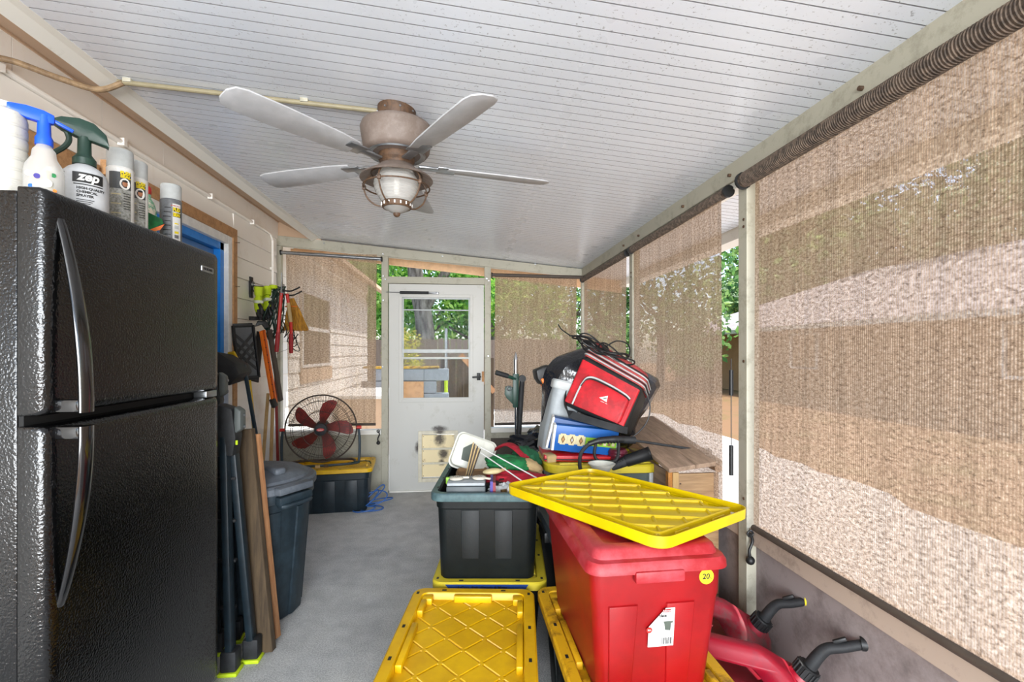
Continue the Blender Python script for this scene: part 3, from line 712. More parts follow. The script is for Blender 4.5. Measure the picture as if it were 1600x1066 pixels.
def tree(label, x, y, H, ci, tr=.16, sc=1, cat='tree', lean=0):
    t = thing('tree' if cat == 'tree' else 'shrub', label, cat, (x, y, -.13), random.Random(x*7+y).random()*6)
    m = MB(); m.tube(smooth_path([(0, 0, 0), (.04, .02, H*.3), (lean-.03, .05, H*.6), (lean+.05, 0, H)]), [tr*(1.15-.6*k/18) for k in range(19)], 12)
    for a in range(5):
        an = a*1.3; z = H*(.45+.1*a); m.tube([(lean*.6, 0, z), (math.cos(an)*.7, math.sin(an)*.7, z+.7), (math.cos(an)*1.4, math.sin(an)*1.4, z+1.1)], [tr*.4, tr*.28, tr*.12], 7)
    if cat == 'tree': m.build('trunk', BK, t)
    else: MB().cyl((0, 0, 0), (0, 0, .5), .03).build('stem', BK, t)
    o = link('foliage', crowns[ci], t, (0, 0, H+.2)); o.scale = (sc, sc, sc); o['kind'] = 'stuff'
    return t
big = thing('tree', 'big grey-trunked tree standing just beyond the fence, framed by the door glass', 'tree', (-1.02, 13.2, -.13))
MB().tube(smooth_path([(0, 0, 0), (0, 0, 1.4), (-.05, 0, 2.4), (-.25, 0, 3.4), (-.4, 0, 5.2)]), [.30-.005*k for k in range(25)], 14).build('trunk', BK, big)
MB().tube(smooth_path([(-.1, 0, 2.5), (.5, .1, 3.6), (1.2, .2, 5)]), [.16-.005*k for k in range(13)], 10).build('branch', BK, big)
o = link('foliage', crowns[0], big, (0, .5, 6.3)); o['kind'] = 'stuff'
tree('bright green tree over the fence right of the big trunk', .9, 15, 2.6, 0)
tree('leafy green tree over the fence left of the big trunk', -3.3, 15.5, 2.4, 0)
tree('dark leafy tree behind the fence, far left of the yard', -6.8, 15, 3.2, 1)
tree('dark tree beyond the right end shade, behind the fence', 3.8, 16.5, 3.0, 1)
tree('tall dark tree at the far right end of the fence', 7.6, 18, 3.6, 1, sc=1.2)
tree('back row tree rising high behind the big trunk', -1.4, 20, 4.6, 1, sc=1.35)
tree('back row tree seen over the bright green tree', 2.2, 21, 5.0, 0, sc=1.3)
tree('back row tree at the far left', -5.5, 21, 5.2, 1, sc=1.35)
tree('yellow-green shrub in front of the fence at left of the big trunk', -1.35, 11.0, 1.25, 2, cat='shrub', sc=.62)
for i, (x, y, H) in enumerate(((19, 24, 5.5), (21, 18, 6.5), (20, 13, 6.2), (23, 8, 6.0), (22, 30, 6))):
    tree(['tall tree behind the far corner of the neighbouring roof', 'second tall tree behind the neighbouring roof', 'tall tree behind the middle of the neighbouring roof', 'nearest tall tree behind the neighbouring roof', 'farthest tree past the end of the neighbouring house'][i], x, y, H, 3, .25, 1.3)
# neighbouring house
nh = thing('neighbouring_house', 'neighbouring house with tan walls and a pale hipped roof, seen through the right-hand shades', 'house', (10, 14, -.13))
MB().box(.35, -16, 0, 11, 8.6, 2.25).build('wall', spot_dirt('tan_stucco', '#a5805c', '#8c6a4a', .9, (.4, .7), .8), nh, smooth=False)
RM = plain('pale_shingle', '#b3a8a8', .9, c2='#98908f', scale=3, bmp=.5, bscale=20, dist=.03)
m = MB().add([(-.0, 9, 2.28), (11.5, 9, 2.28), (11.5, -16.4, 2.28), (0, -16.4, 2.28), (5.7, 3.3, 4.65), (5.7, -10.7, 4.65), (0, 9, 2.12), (11.5, 9, 2.12), (11.5, -16.4, 2.12), (0, -16.4, 2.12)],
             [(0, 4, 1), (1, 4, 5, 2), (2, 5, 3), (3, 5, 4, 0), (0, 1, 7, 6), (1, 2, 8, 7), (2, 3, 9, 8), (3, 0, 6, 9), (6, 7, 8, 9)])
m.build('roof', RM, nh, smooth=False)
MB().box(-.12, -16.4, 2.14, 0, 9, 2.28).build('gutter', M['whitetrim'], nh, smooth=False)
for y in (5.2, -1.0, -7): 
    w = frm('window', 0, 1.2, 0, 1.1, .07, 'whitetrim', 0, .06, nh); w.location = (.29, y, .95); w.rotation_euler = (0, 0, PI/2)
MB().box(.2, 2.0, 0, .34, 2.14, 2.15).build('porch_post', M['grey'], nh, smooth=False)

# ================================================================== FRIDGE
fg = thing('refrigerator', 'black textured top-freezer refrigerator standing against the left wall', 'fridge', (-.93, 1.56, 0))
m = MB().box(-.765, -.375, .03, -.068, .385, 1.705); m.build('cabinet', M['fridge'], fg, bevel=.006)
m = MB().box(-.07, -.37, .06, -.058, .38, 1.70); m.build('door_gasket', M['fridge_gap'], fg, smooth=False)
def fdoor(name, z0, z1):
    d = MB().rings([(z1-z0, .766, .006, 0), (z1-z0, .766, .010, .040), (z1-z0-.006, .760, .012, .050), (z1-z0-.020, .744, .016, .058), (z1-z0-.05, .70, .02, .0600)], n=4)
    d.v = [(z-.058-.002, y, (z0+z1)/2+x) for x, y, z in d.v]
    return d.build(name, M['fridge'], fg, ang=50)
d1 = fdoor('freezer_door', 1.195, 1.712); d2 = fdoor('refrigerator_door', .09, 1.172)
def handle(door, za, zb, s):
    pts = []; rr_ = []
    for k in range(25):
        t = k/24; z = za+(zb-za)*t; pts.append((-.004+.060*math.sin(t*PI/2)**.85, -.343-.004*t, z)); rr_.append(.0125+.008*min(1, t*1.6))
    m = MB(); P = [Vector(p) for p in pts]; L = []
    for i, p in enumerate(P):
        d = (P[min(i+1, 24)]-P[max(i-1, 0)]).normalized(); v = Vector((0, 1, 0)); u = d.cross(v).normalized()
        L.append([p+v*math.cos(a)*rr_[i]*1.0+u*math.sin(a)*rr_[i]*.52 for a in [2*PI*q/16 for q in range(16)]])
    m.loft(L); h = m.build('handle', M['handle'], door, label='gloss black bowed handle')
    MB().box(-.006, -.36, min(zb, zb-s*.03), .052, -.33, max(zb, zb-s*.03)).build('handle_mount', M['handle'], door, bevel=.006)
handle(d1, 1.648, 1.200, -1); handle(d2, .75, 1.168, 1)
m = MB().rings([(.082, .022, .004, 0), (.080, .020, .004, .003)]); m.v = [(z-.0005, x, y) for x, y, z in m.v]
bd = m.build('badge', M['steel'], d1, loc=(0, .295, 1.640))
text('badge_lettering', 'FRIGIDAIRE', .0125, M['inkb'], bd, place((.003, 0, 0), (0, 1, 0), (0, 0, 1)))
MB().box(-.05, .30, 1.172, -.005, .375, 1.195).build('hinge', M['steel'], fg, bevel=.002)
MB().box(-.045, -.35, .01, -.02, .36, .085).build('kick_grille', M['black'], fg, smooth=False)
for x, y in ((-.7, -.3), (-.7, .32), (-.12, -.3), (-.12, .32)): MB().cyl((x, y, 0), (x, y, .035), .018).build('foot', M['black'], fg)

# ------------------------------------------------------------------ things on the fridge
ZF = 1.706
def face(x, y): return math.atan2(-x, y)*0+math.atan2(x-0, -(y-0))  # unused helper angle
def toward(x, y, off=0): return math.atan2(-x, y)+off       # local -y faces the camera
jug = thing('ribbed_jug', 'white ribbed plastic jug at the near edge of the fridge top', 'jug', (-1.062, 1.232, ZF), toward(-1.062, 1.232))
pr = [(.044, 0), (.048, .006)]
for k in range(6):
    z = .03+k*.03; pr += [(.048, z), (.0455, z+.003), (.0455, z+.006), (.048, z+.009)]
pr += [(.048, .205), (.044, .222), (.022, .236)]
pr = [(r*.80, z*.86) for r, z in pr]
MB().lathe(pr, 30).build('jug_body', spot_dirt('jug_white', '#b9b7af', '#8f8c82', .5, (.55, .7), 20), jug)
MB().lathe([(.017, .202), (.017, .214), (.015, .215)], 20).build('jug_cap', M['white'], jug)
sb = thing('spray_bottle', 'clear spray bottle with a bright blue trigger head', 'spray bottle', (-1.0, 1.258, ZF), toward(-1.0, 1.258))
MB().lathe([(.034, 0), (.037, .004), (.037, .062), (.034, .078), (.023, .098), (.021, .115), (.015, .124), (.013, .130)], 26).build('bottle', M['bottleclear'], sb)
b = MB()
for (a, z, r, mt) in ((-.010, .03, .011, 0),): pass
for x, z, r, mt in ((.004, .030, .010, 'white'), (-.012, .044, .006, 'purple'), (-.022, .02, .005, 'box_blue'), (.016, .052, .005, 'greencloth'), (-.026, .05, .007, 'ltgrey'), (.018, .016, .004, 'orange')):
    mm_ = MB().cyl((x, -math.sqrt(.037**2-x*x)-.0012, z), (x, -math.sqrt(.037**2-x*x)+.001, z), r, n=16); mm_.build('printed_bubble', M[mt], sb)
BL = plain('vivid_blue_plastic', '#1450d8', .35)
MB().lathe([(.0165, .128), (.0165, .145), (.013, .152), (.012, .185), (.011, .200)], 18).build('collar', BL, sb)
m = MB(); m.loft([[(x, y*1, z) for y, z in [(-.009, -h), (.009, -h), (.010, 0), (.007, h), (-.007, h), (-.010, 0)]] for x, h, in ((0.018, .010), (0, .015), (-.03, .015), (-.055, .010), (-.062, .008))])
m.v = [(x, y, z+.196-.10*x) for x, y, z in m.v]; m.bar((.012, 0, .195), (.052, 0, .178), .010, .007); m.build('trigger_head', BL, sb, bevel=.002)
zp = thing('chemical_sprayer', 'wide white chemical sprayer bottle with a dark green trigger head', 'spray bottle', (-1.005, 1.388, ZF), toward(-1.005, 1.388))
MB().lathe([(.048, 0), (.051, .004), (.051, .088), (.047, .104), (.034, .120), (.019, .130), (.018, .136)], 34).build('bottle', plain('white_hdpe', '#bcbec0', .4), zp)
DG = plain('dark_green_plastic', '#1f3a30', .45, bmp=.3, bscale=120)
MB().lathe([(.025, .130), (.025, .146), (.015, .160), (.014, .205)], 20).build('collar', DG, zp)
m = MB(); m.loft([[(x, y, z) for y, z in [(-.011, z0-.0), (.011, z0), (.015, (z0+z1)/2), (.009, z1), (-.009, z1), (-.015, (z0+z1)/2)]] for x, z0, z1 in ((-.060, .222, .236), (-.045, .212, .246), (-.01, .200, .252), (.02, .196, .246), (.045, .190, .222), (.050, .186, .196))])
m.build('trigger_head', DG, zp, bevel=.003)
m = MB().tube(smooth_path([(-.040, 0, .222), (-.030, 0, .195), (-.038, 0, .172), (-.060, 0, .148)]), .0065, 8); m.build('trigger', DG, zp)
R = .0515
bent((-.024, .040, .072, .098), R).build('logo_panel', M['inkb'], zp)
lp = zp.children[-1]
text('lettering', 'zep', .031, M['white'], zp, place((0, -R-.0008, .087), (1, 0, 0), (0, 0, 1)), ox=0.008, bend=R, bold=.0010, shear=.25)
bent((-.022, .040, .066, .0685), R).build('logo_swoosh', M['inkb'], zp)
for i, (s, sz) in enumerate((('HIGH-QUALITY', .0088), ('CHEMICAL', .0088), ('SPRAYER', .0088))):
    text('lettering', s, sz, M['inkb'], zp, place((0, -R, .0575-.0098*i), (1, 0, 0), (0, 0, 1)), ox=-.016, bend=R, bold=.0003, align='LEFT')
for i in range(3): bent((-.016, .020-.004*i, .027-.005*i, .0285-.005*i), R).build('fine_print', M['inkb'], zp)
for i in range(5): bent((-.052, -.043, .04+.014*i, .0412+.014*i), R).build('level_mark', M['inkb'], zp)
def can(loc, label, turn, kind):
    t = thing('spray_can', label, 'spray can', loc, toward(loc[0], loc[1], turn), 'silver-labelled spray cans on the fridge')
    R = .0335
    MB().lathe([(.031, 0), (R, .003), (R, .178), (.0345, .181), (.031, .186), (.030, .192)], 30).build('can_body', M['white'] if kind < 2 else plain('grey_can', '#6d7073', .5, c2='#55585c', scale=30), t)
    MB().lathe([(.0315, .186), (.0325, .190), (.0325, .236), (.030, .240)], 30).build('cap', M['ltgrey'], t)
    if kind < 2:
        bent((-.030, .026, .118, .168), R, .0005).build('dark_band', plain('can_dark', '#3c3e40', .5), t)
        bent((-.030, .026, .004, .118), R, .0005).build('grey_label', plain('can_print', '#a5a6a2', .6, c2='#77786f', scale=160, amt=(.4, .6)), t)
        for i, s in enumerate(('FLEX', 'SEAL')):
            text('lettering', s, .0125, M['yl'], t, place((0, -R-.0008, .166-.0105*i), (1, 0, 0), (0, 0, 1)), ox=.012, bend=R, bold=.0008)
        m = MB(); m.lathe([(.0150, -.0006), (.0150, .0008)], 22); m.v = [(x*.9, -z, y*1.1) for x, y, z in m.v]
        ov = [Vector((R*math.sin((x+.010)/R), -R*math.cos((x+.010)/R)-.0008+y, z+.134)) for x, y, z in m.v]; m.v = [tuple(p) for p in ov]
        pp = m.build('portrait_oval', M['paper'], t)
        m = MB().ball((0, 0, 0), 1, 12, 8); m.v = [(R*math.sin((x*.0068+.010)/R), -R*math.cos((x*.0068+.010)/R)-.0015+y*.0014, z*.0092+.1345) for x, y, z in m.v]; m.build('printed_head', M['skin'], pp)
        m = MB().ball((0, 0, 0), 1, 12, 6); m.v = [(R*math.sin((x*.0072+.010)/R), -R*math.cos((x*.0072+.010)/R)-.0019+y*.0014, z*.0038+.1415) for x, y, z in m.v]; m.build('printed_hair', M['inkb'], pp)
        for i in range(7): bent((.006, .024, .104-.0075*i, .1062-.0075*i), R, .0009).build('fine_print', M['inkb'], t)
        for i in range(3): bent((-.024, .0, .1-.028*i, .103-.028*i), R, .0009).build('fine_print', M['card'], t)
    else:
        bent((.008, .036, .004, .168), R, .0005).build('white_panel', M['white'], t)
        text('lettering', 'AS SEEN ON TV', .0045, M['redp'], t, place((0, -R-.0005, .160), (1, 0, 0), (0, 0, 1)), ox=.019, bend=R, bold=.0002)
        for i, s in enumerate(('FLEX', 'SEAL')):
            bent((.009, .036, .139-.0185*i, .1545-.0185*i), R, .0008).build('black_box', M['inkb'], t)
            text('lettering', s, .0175, M['yl'], t, place((0, -R-.0011, .1465-.0185*i), (1, 0, 0), (0, 0, 1)), ox=.0235, bend=R, bold=.0010, sx=.72)
        for i, (mt, h) in enumerate((('yl', .004), ('ltgrey', .012), ('yl', .008), ('steel', .012), ('yl', .006), ('inkb', .016))):
            bent((.014, .028, .095-.017*i, .095-.017*i+h), R, .0008).build('label_block', M[mt], t)
        for i in range(9): bent((-.016-.003*(i % 3), .003, .15-.016*i, .1530-.016*i), R, .0006).build('fine_print', M['inkb'], t)
can((-1.03, 1.56, ZF), 'silver-labelled spray can with a portrait oval, directly right of the wide white sprayer', .05, 0)
can((-1.045, 1.65, ZF), 'silver-labelled spray can tucked behind the right edge of a similar can, middle of three', .1, 1)
can((-1.06, 1.865, ZF), 'grey spray can with big yellow lettering, at the far end of the fridge', -.1, 2)
gb = thing('garden_bottle', 'slim bottle with a red nozzle and flower print between the spray cans', 'bottle', (-1.10, 1.80, ZF), toward(-1.1, 1.8))
MB().lathe([(.024, 0), (.026, .004), (.026, .13), (.020, .155), (.011, .17), (.010, .185)], 22).build('bottle', plain('floral_print', '#e3dccb', .5, c2='#6fae8c', scale=60, amt=(.45, .55)), gb)
MB().lathe([(.010, .185), (.012, .188), (.012, .205), (.009, .212)], 14).build('nozzle', M['redp'], gb)
m = MB(); m.prism([(0, 0), (.05, .035), (.045, .05), (0, .07)], .004, 'y', -.028); gl_ = m.build('green_tag', M['greencloth'], gb, loc=(-.005, 0, .05))
m = MB(); m.prism([(-.01, -.008), (.035, .01), (.048, .033), (-.005, .0)], .003, 'y', -.030); m.build('orange_tag', M['orange'], gb, loc=(0, 0, .05))
oc = thing('orange_lidded_tub', 'small clear tub with an orange lid behind the blue spray bottle', 'tub', (-1.15, 1.42, ZF), 0)
MB().lathe([(.055, 0), (.06, .005), (.063, .085)], 26).build('tub', M['bottleclear'], oc); MB().lathe([(.066, .082), (.067, .096), (.06, .100)], 26).build('lid', M['orange'], oc)
bb = thing('black_spray_gun', 'black hose sprayer lying behind the wide white sprayer', 'sprayer', (-1.16, 1.62, ZF), .3)
MB().tube(smooth_path([(-.07, 0, .02), (-.04, 0, .07), (0, 0, .105), (.06, 0, .11)]), .014, 10).build('barrel', M['black'], bb)
MB().tube(smooth_path([(-.02, .0, .085), (-.015, 0, .04), (-.02, 0, .0)]), .012, 10).build('grip', M['black'], bb)
MB().cyl((.055, 0, .11), (.075, 0, .11), .02).build('nozzle', M['redp'], bb)
yb2 = thing('folded_bag', 'clear bag with a yellow stripe between the two trigger bottles', 'bag', (-1.09, 1.395, ZF), .2)
m = MB().rings([(.05, .03, .01, 0), (.07, .035, .012, .05), (.06, .03, .01, .09), (.02, .012, .004, .125)]); m.build('bag_body', M['translucent'], yb2)
MB().bar((.02, -.02, .03), (-.0, -.018, .11), .012, .004).build('stripe', M['yl'], yb2)

# ================================================================== TOTES AND LIDS
def floor_grid(w, l, fn, z0, res=.0022):
    nx = int(w/res); ny = int(l/res); X = np.linspace(-w/2, w/2, nx+1); Y = np.linspace(-l/2, l/2, ny+1)
    XX, YY = np.meshgrid(X, Y); Zz = fn(XX, YY)+z0
    vs = np.stack([XX, YY, Zz], -1).reshape(-1, 3); a = (np.arange(ny)[:, None]*(nx+1)+np.arange(nx)[None]).reshape(-1)
    me = bpy.data.meshes.new('lid_panel'); me.from_pydata(vs.tolist(), [], np.stack([a, a+1, a+nx+2, a+nx+1], -1).tolist()); return me
A_ = .134
def lat(XX, YY, p): 
    q = ((XX+p*YY)/A_) % 1.0; return np.minimum(q, 1-q)*A_/math.sqrt(2)
def grooves(XX, YY):
    d = np.minimum(lat(XX, YY, 1), lat(XX, YY, -1)); both = np.maximum(lat(XX, YY, 1), lat(XX, YY, -1))
    g = -.0065*np.clip(1-(d-.0020)/.0014, 0, 1); g = np.where(both < .009, 0, g); return g
GRV = floor_grid(.402, .648, grooves, 0)
def ribs(XX, YY):
    a = np.clip((.016-lat(XX, YY, 1))/.003, 0, 1)*.0085; b = np.clip((.006-lat(XX, YY, -1))/.003, 0, 1)*.006
    e = np.clip((np.maximum(np.abs(XX)-.185, np.abs(YY)-.30))/.003, 0, 1); return np.maximum(np.maximum(a, b), 0)-e*.0
def lid27(par, mt, z, W=.49, L=.74, part=True):
    """snap-on tote lid: skirt, flat rim, recessed tray with corner blocks and diamond grooves; z = height of the rim"""
    lp = MB()
    def R_(w, l, r, z): return [(x, y, z) for x, y in rrect(w, l, r, 6)]
    lp.loft([R_(W-.004, L-.004, .045, z-.034), R_(W, L, .047, z-.033), R_(W, L, .047, z-.006), R_(W-.012, L-.012, .043, z), R_(W-.078, L-.078, .030, z), R_(W-.086, L-.086, .026, z-.006), R_(W-.092, L-.092, .024, z-.030)], False, False)
    lid = lp.build('lid', mt, par, ang=30)
    me = GRV
    if mt.name != 'x': me = GRV.copy(); me.materials.append(mt)
    link('lid_panel', me, lid, (0, 0, z-.027))
    bl = MB(); wi = (W-.090)/2; li = (L-.090)/2
    for s in (-1, 1):
        for y0, y1 in ((-li+.045, -li+.13), (-.12, .12), (li-.13, li-.045)): bl.box(s*wi, y0, z-.029, s*(wi-.022), y1, z-.002)
        for x0, x1 in ((-.075, .075),): bl.box(x0, s*li, z-.029, x1, s*(li-.022), z-.002)
        for sy in (-1, 1): bl.box(s*wi, sy*li, z-.029, s*(wi-.040), sy*(li-.040), z-.004)
    bl.build('lid_blocks', mt, lid, bevel=.004, kind='stuff')
    hs = MB()
    for s in (-1, 1):
        for y in (-L/2+.045, -.09, .09, L/2-.045): hs.box(s*(W/2-.022)-.005, y-.009, z-.002, s*(W/2-.022)+.005, y+.009, z+.0006)
        for x in (-.12, .12): hs.box(x-.009, s*(L/2-.022)-.005, z-.002, x+.009, s*(L/2-.022)+.005, z+.0006)
    hs.build('lid_slots', M['black'], lid, smooth=False, kind='stuff')
    return lid
def tub(par, mt, W, L, H, rim=None, open_=False, z0=0, taper=.80, nr=2):
    w0, l0 = W*taper, L*(taper+.06)
    s = [(w0, l0, .035, z0), (w0+.008, l0+.008, .04, z0+.006), (W-.055, L-.055, .045, z0+H-.075), (W-.045, L-.045, .045, z0+H-.07), (W-.04, L-.04, .045, z0+H-.02)]
    m = MB(); m.rings(s, True, not open_)
    if open_: m.rings([(W-.04, L-.04, .045, z0+H-.02), (W-.052, L-.052, .04, z0+H-.004), (w0-.004, l0-.004, .03, z0+.012)], False, True)
    body = m.build('tub', mt, par, ang=40)
    # pilaster ribs moulded into the sides
    for s_ in (-1, 1):
        for k in range(nr):
            x = (k-(nr-1)/2)*.55*w0/nr*1.3
            q = MB(); t0 = (l0/2-.004)*s_; t1 = ((L-.055)/2-.002)*s_
            hw = .036
            q.add([(x-hw, t0, z0+.002), (x+hw, t0, z0+.002), (x+hw, t0+.006*s_, z0+.006), (x-hw, t0+.006*s_, z0+.006),
                   (x-hw*1.1, t1, z0+H-.078), (x+hw*1.1, t1, z0+H-.078), (x+hw*1.1, t1+.006*s_, z0+H-.078), (x-hw*1.1, t1+.006*s_, z0+H-.078)],
                  [(0,1,2,3),(4,7,6,5),(0,4,5,1),(1,5,6,2),(2,6,7,3),(3,7,4,0)])
            q.build('side_rib', mt, body, bevel=.003)
        for k in range(nr+1):
            y = (k-nr/2)*.5*l0/nr*1.2; q = MB(); t0 = (w0/2-.004)*s_; t1 = ((W-.055)/2-.002)*s_; hw = .05
            q.add([(t0, y-hw, z0+.002), (t0, y+hw, z0+.002), (t0+.010*s_, y+hw, z0+.006), (t0+.010*s_, y-hw, z0+.006),
                   (t1, y-hw, z0+H-.078), (t1, y+hw, z0+H-.078), (t1+.010*s_, y+hw, z0+H-.078), (t1+.010*s_, y-hw, z0+H-.078)],
                  [(0,3,2,1),(4,5,6,7),(0,1,5,4),(1,2,6,5),(2,3,7,6),(3,0,4,7)])
            q.build('side_rib', mt, body, bevel=.003)
    if rim is not None:
        m = MB(); m.rings([(W-.05, L-.05, .045, z0+H-.035), (W-.004, L-.004, .05, z0+H-.034), (W, L, .052, z0+H-.028), (W, L, .052, z0+H-.006), (W-.01, L-.01, .048, z0+H), (W-.055, L-.055, .035, z0+H), (W-.06, L-.06, .033, z0+H-.02)], False, False)
        r = m.build('rim', rim, par, ang=30)
        hs = MB()
        for s_ in (-1, 1):
            for y in (-L*.36, -L*.13, L*.13, L*.36): hs.box(s_*(W/2-.026)-.006, y-.011, z0+H-.004, s_*(W/2-.026)+.006, y+.011, z0+H+.0008)
        hs.build('rim_slots', M['black'], r, smooth=False, kind='stuff')
    return body
GT = 'black totes with yellow lids'
def tote(name, label, loc, rz, mt='tote', lm='yellow', group=GT, W=.49, L=.74, H=.36):
    t = thing(name, label, 'storage tote', loc, rz, group); tub(t, M[mt], W-.01, L-.01, H-.015); lid27(t, M[lm], H+.008, W, L); return t
t1 = tote('storage_tote', 'clean yellow-lidded black tote in the foreground beside the red bin', (0.0, 1.615, 0), math.radians(-7), 'tote_blue')
t2 = tote('storage_tote', 'yellow-lidded tote with blue tape on its rim, under the open black bin', (.146, 2.385, 0), math.radians(-5.9), 'tote', 'yellow_dull')
t3 = tote('storage_tote', 'dirty scuffed yellow-lidded tote under the red bin', (.55, 1.60, 0), math.radians(1), 'tote', 'yellow_dirty')
t4 = tote('storage_tote', 'black tote with yellow lid carrying the floor fan in the far left corner', (-1.13, 4.30, 0), math.radians(96), 'tote_blue', 'yellow', L=.70, W=.46)
# blue tape with handwriting on the lid edge of the second tote
m = MB(); m.prism([(-.165, .338), (.150, .338), (.165, .362), (-.185, .362)], .0015, 'y', -.3722)
tp = m.build('blue_tape', M['bluetape'], t2, smooth=False)
text('handwriting', '1 Cans, Rob, Gowns & More', .017, M['ink'], t2, place((-.03, -.3724, .349), (1, 0, 0), (0, 0, 1)), bold=.0003, shear=.15, sx=1.05)

# open black bin full of odds and ends, standing in the lid of the second tote
ob = thing('open_black_bin', 'open black bin with teal-black slotted rim, filled with decorations, on the taped tote', 'storage tote', (.133, 2.375, .344), math.radians(-5.9))
tub(ob, M['tote'], .485, .70, .396, M['tote_rim'], True, taper=.82)
GO = 'odds and ends in the open black bin'
# milky basin
w = thing('milky_tray', 'milky white plastic tray leaning up at the back left of the open bin', 'tray', (.05, 2.58, .79), 0, GO, rot=(math.radians(70), math.radians(20), math.radians(-4)))
m = MB().rings([(.215, .185, .03, 0), (.225, .195, .035, .004), (.225, .195, .035, .010), (.21, .18, .03, .012), (.20, .17, .03, .04), (.19, .16, .03, .043)], True, True); m.build('tray_body', M['translucent'], w)
m = MB().prism([(-.05, -.05), (.03, -.05), (.03, .02), (.015, .02), (.015, .035), (.0, .03), (-.02, .05), (-.06, .01)], .002, 'z', .042); m.build('dark_cutout', M['cutout'], w)
# grey case with spool knobs
w = thing('grey_case', 'grey plastic case with two clasps near the front of the open bin', 'case', (.015, 2.14, .665), math.radians(-4), GO)
MB().box(-.085, -.065, 0, .085, .065, .095).build('case_body', plain('slate_grey_plastic', '#3c4446', .5), w, bevel=.006)
MB().box(-.083, -.063, .095, .083, .063, .110).build('case_lid', M['grey'], w, bevel=.006)
for x in (-.052, .052): MB().box(x-.014, -.070, .035, x+.014, -.064, .045).build('clasp', M['card'], w, smooth=False)
for i, (x, a) in enumerate(((-.045, .3), (.055, -.35))):
    s = thing('wooden_spoon', ['cream slotted spoon lying on the left of the grey case', 'cream slotted spoon lying on the right of the grey case'][i], 'spoon', (.015+x, 2.13, .777), a, GO)
    m = MB(); m.lathe([(.002, .0), (.026, .002), (.028, .007), (.022, .012), (.002, .013)], 20); m.v = [(x_*1.15, y, z) for x_, y, z in m.v]; m.build('bowl', plain('cream_enamel', '#c9c3b4', .5), s)
    MB().bar((.02, 0, .007), (.055, -.01, .007), .012, .008).build('stem', plain('cream_enamel2', '#c2bbab', .5), s, bevel=.002)
    m = MB()
    for q in range(4): m.cyl((-.012+.008*q, .006-.002*q, .0125), (-.012+.008*q, .006-.002*q, .0145), .0018, n=6)
    m.build('slots', M['inkb'], s, kind='stuff')
w = thing('tan_shoe_horn', 'pale tan wooden spoon head right of the grey case', 'spoon', (.135, 2.22, .775), .35, GO)
m = MB().ball((0, 0, .012), .05, 16, 9, (1, .5, .28)); m.build('bowl', plain('tan_enamel', '#cbb98a', .5), w); MB().cyl((.045, 0, .012), (.065, 0, .016), .008).build('stem', M['osb'], w)
# bundle of sticks
w = thing('stick_bundle', 'bundle of dark and cream skewers standing in the open bin', 'sticks', (.035, 2.33, .66), 0, GO)
for i in range(6):
    q = MB().cyl((-.035+.004*i, 0, .03), (.015+.007*i, .04+.006*i, .235-.008*i), .0035, n=7); q.build('skewer', M['rod'] if i % 2 else M['beigecloth'], w)
for i, (a, b_, lab) in enumerate((((.085, 2.34, .875), (.36, 2.04, .772), 'upper long white stick pointing under the loose yellow lid'), ((.085, 2.36, .845), (.31, 2.02, .748), 'lower long white stick pointing under the loose yellow lid'))):
    tag(MB().cyl(a, b_, .003, n=8).build('white_stick', M['white']), lab, 'stick', GO)
# brown cardboard & cup
w = thing('brown_paper_bag', 'brown paper wrapping at the back left inside the open bin', 'paper', (.05, 2.40, .60), .05, GO)
m = MB().rings([(.16, .20, .02, 0), (.18, .23, .02, .09), (.15, .24, .02, .135), (.17, .21, .02, .12)]); m.build('wrapping', M['cardboard'], w, ang=20)
def blob(name, mt, par, c, r, amp=.2, fr=3, seed=0, rot=(0, 0, 0), n=32, mm=20):
    m = MB().ball((0, 0, 0), 1, n, mm); vs = []
    for p in m.v:
        v = Vector(p); k = 1+amp*mnoise.noise(v*fr+Vector((seed, 0, 0)))+amp*.4*mnoise.noise(v*fr*3+Vector((seed, 5, 0)))
        vs.append((v.x*r[0]*k, v.y*r[1]*k, v.z*r[2]*k))
    m.v = vs; return m.build(name, mt, par, loc=c, rot=rot, ang=80)
w = thing('fabric_leaf', 'green quilted fabric mitt on top of the open bin', 'mitt', (.225, 2.36, .79), .15, GO)
blob('mitt_body', M['greencloth'], w, (0, 0, 0), (.12, .085, .035), .25, 2.2, 2, (0, .12, 0))
blob('cuff', M['beigecloth'], w, (.11, -.02, -.02), (.06, .05, .032), .2, 3, 3, (0, .5, 0))
w = thing('fabric_leaf', 'darker green bundled fabric at the back right of the open bin', 'fabric', (.325, 2.50, .77), .1, GO)
blob('cloth_body', plain('dark_green_cloth', '#0a5230', .8, bmp=.5, bscale=40), w, (0, 0, 0), (.075, .11, .07), .25, 2.5, 6)
w = thing('red_ribbon_cloth', 'pink-red ribbon cloth between the two green fabrics', 'fabric', (.245, 2.50, .80), 0, GO)
m = MB().tube(smooth_path([(-.09, .10, 0), (-.02, .06, .045), (.03, 0, .035), (.075, -.10, .005)]), .028, 8, flat=.3); m.build('ribbon', M['redcloth'], w)
w = thing('red_cloth', 'crimson cloth folded below the green mitt', 'fabric', (.24, 2.27, .735), 0, GO)
blob('cloth_body', M['redcloth'], w, (0, 0, 0), (.15, .09, .035), .3, 2.5, 9)
blob('dark_lining', M['bag_black'], w, (-.06, -.06, -.02), (.09, .07, .035), .3, 2.5, 11)
w = thing('indigo_box', 'indigo and maroon booklet standing right of the grey case', 'book', (.125, 2.13, .68), math.radians(-4), GO)
MB().box(-.006, -.06, 0, .006, .06, .10).build('front_cover', M['purple'], w, smooth=False); MB().box(.006, -.06, 0, .018, .06, .095).build('back_cover', plain('maroon_card', '#7c1222', .5), w, smooth=False)
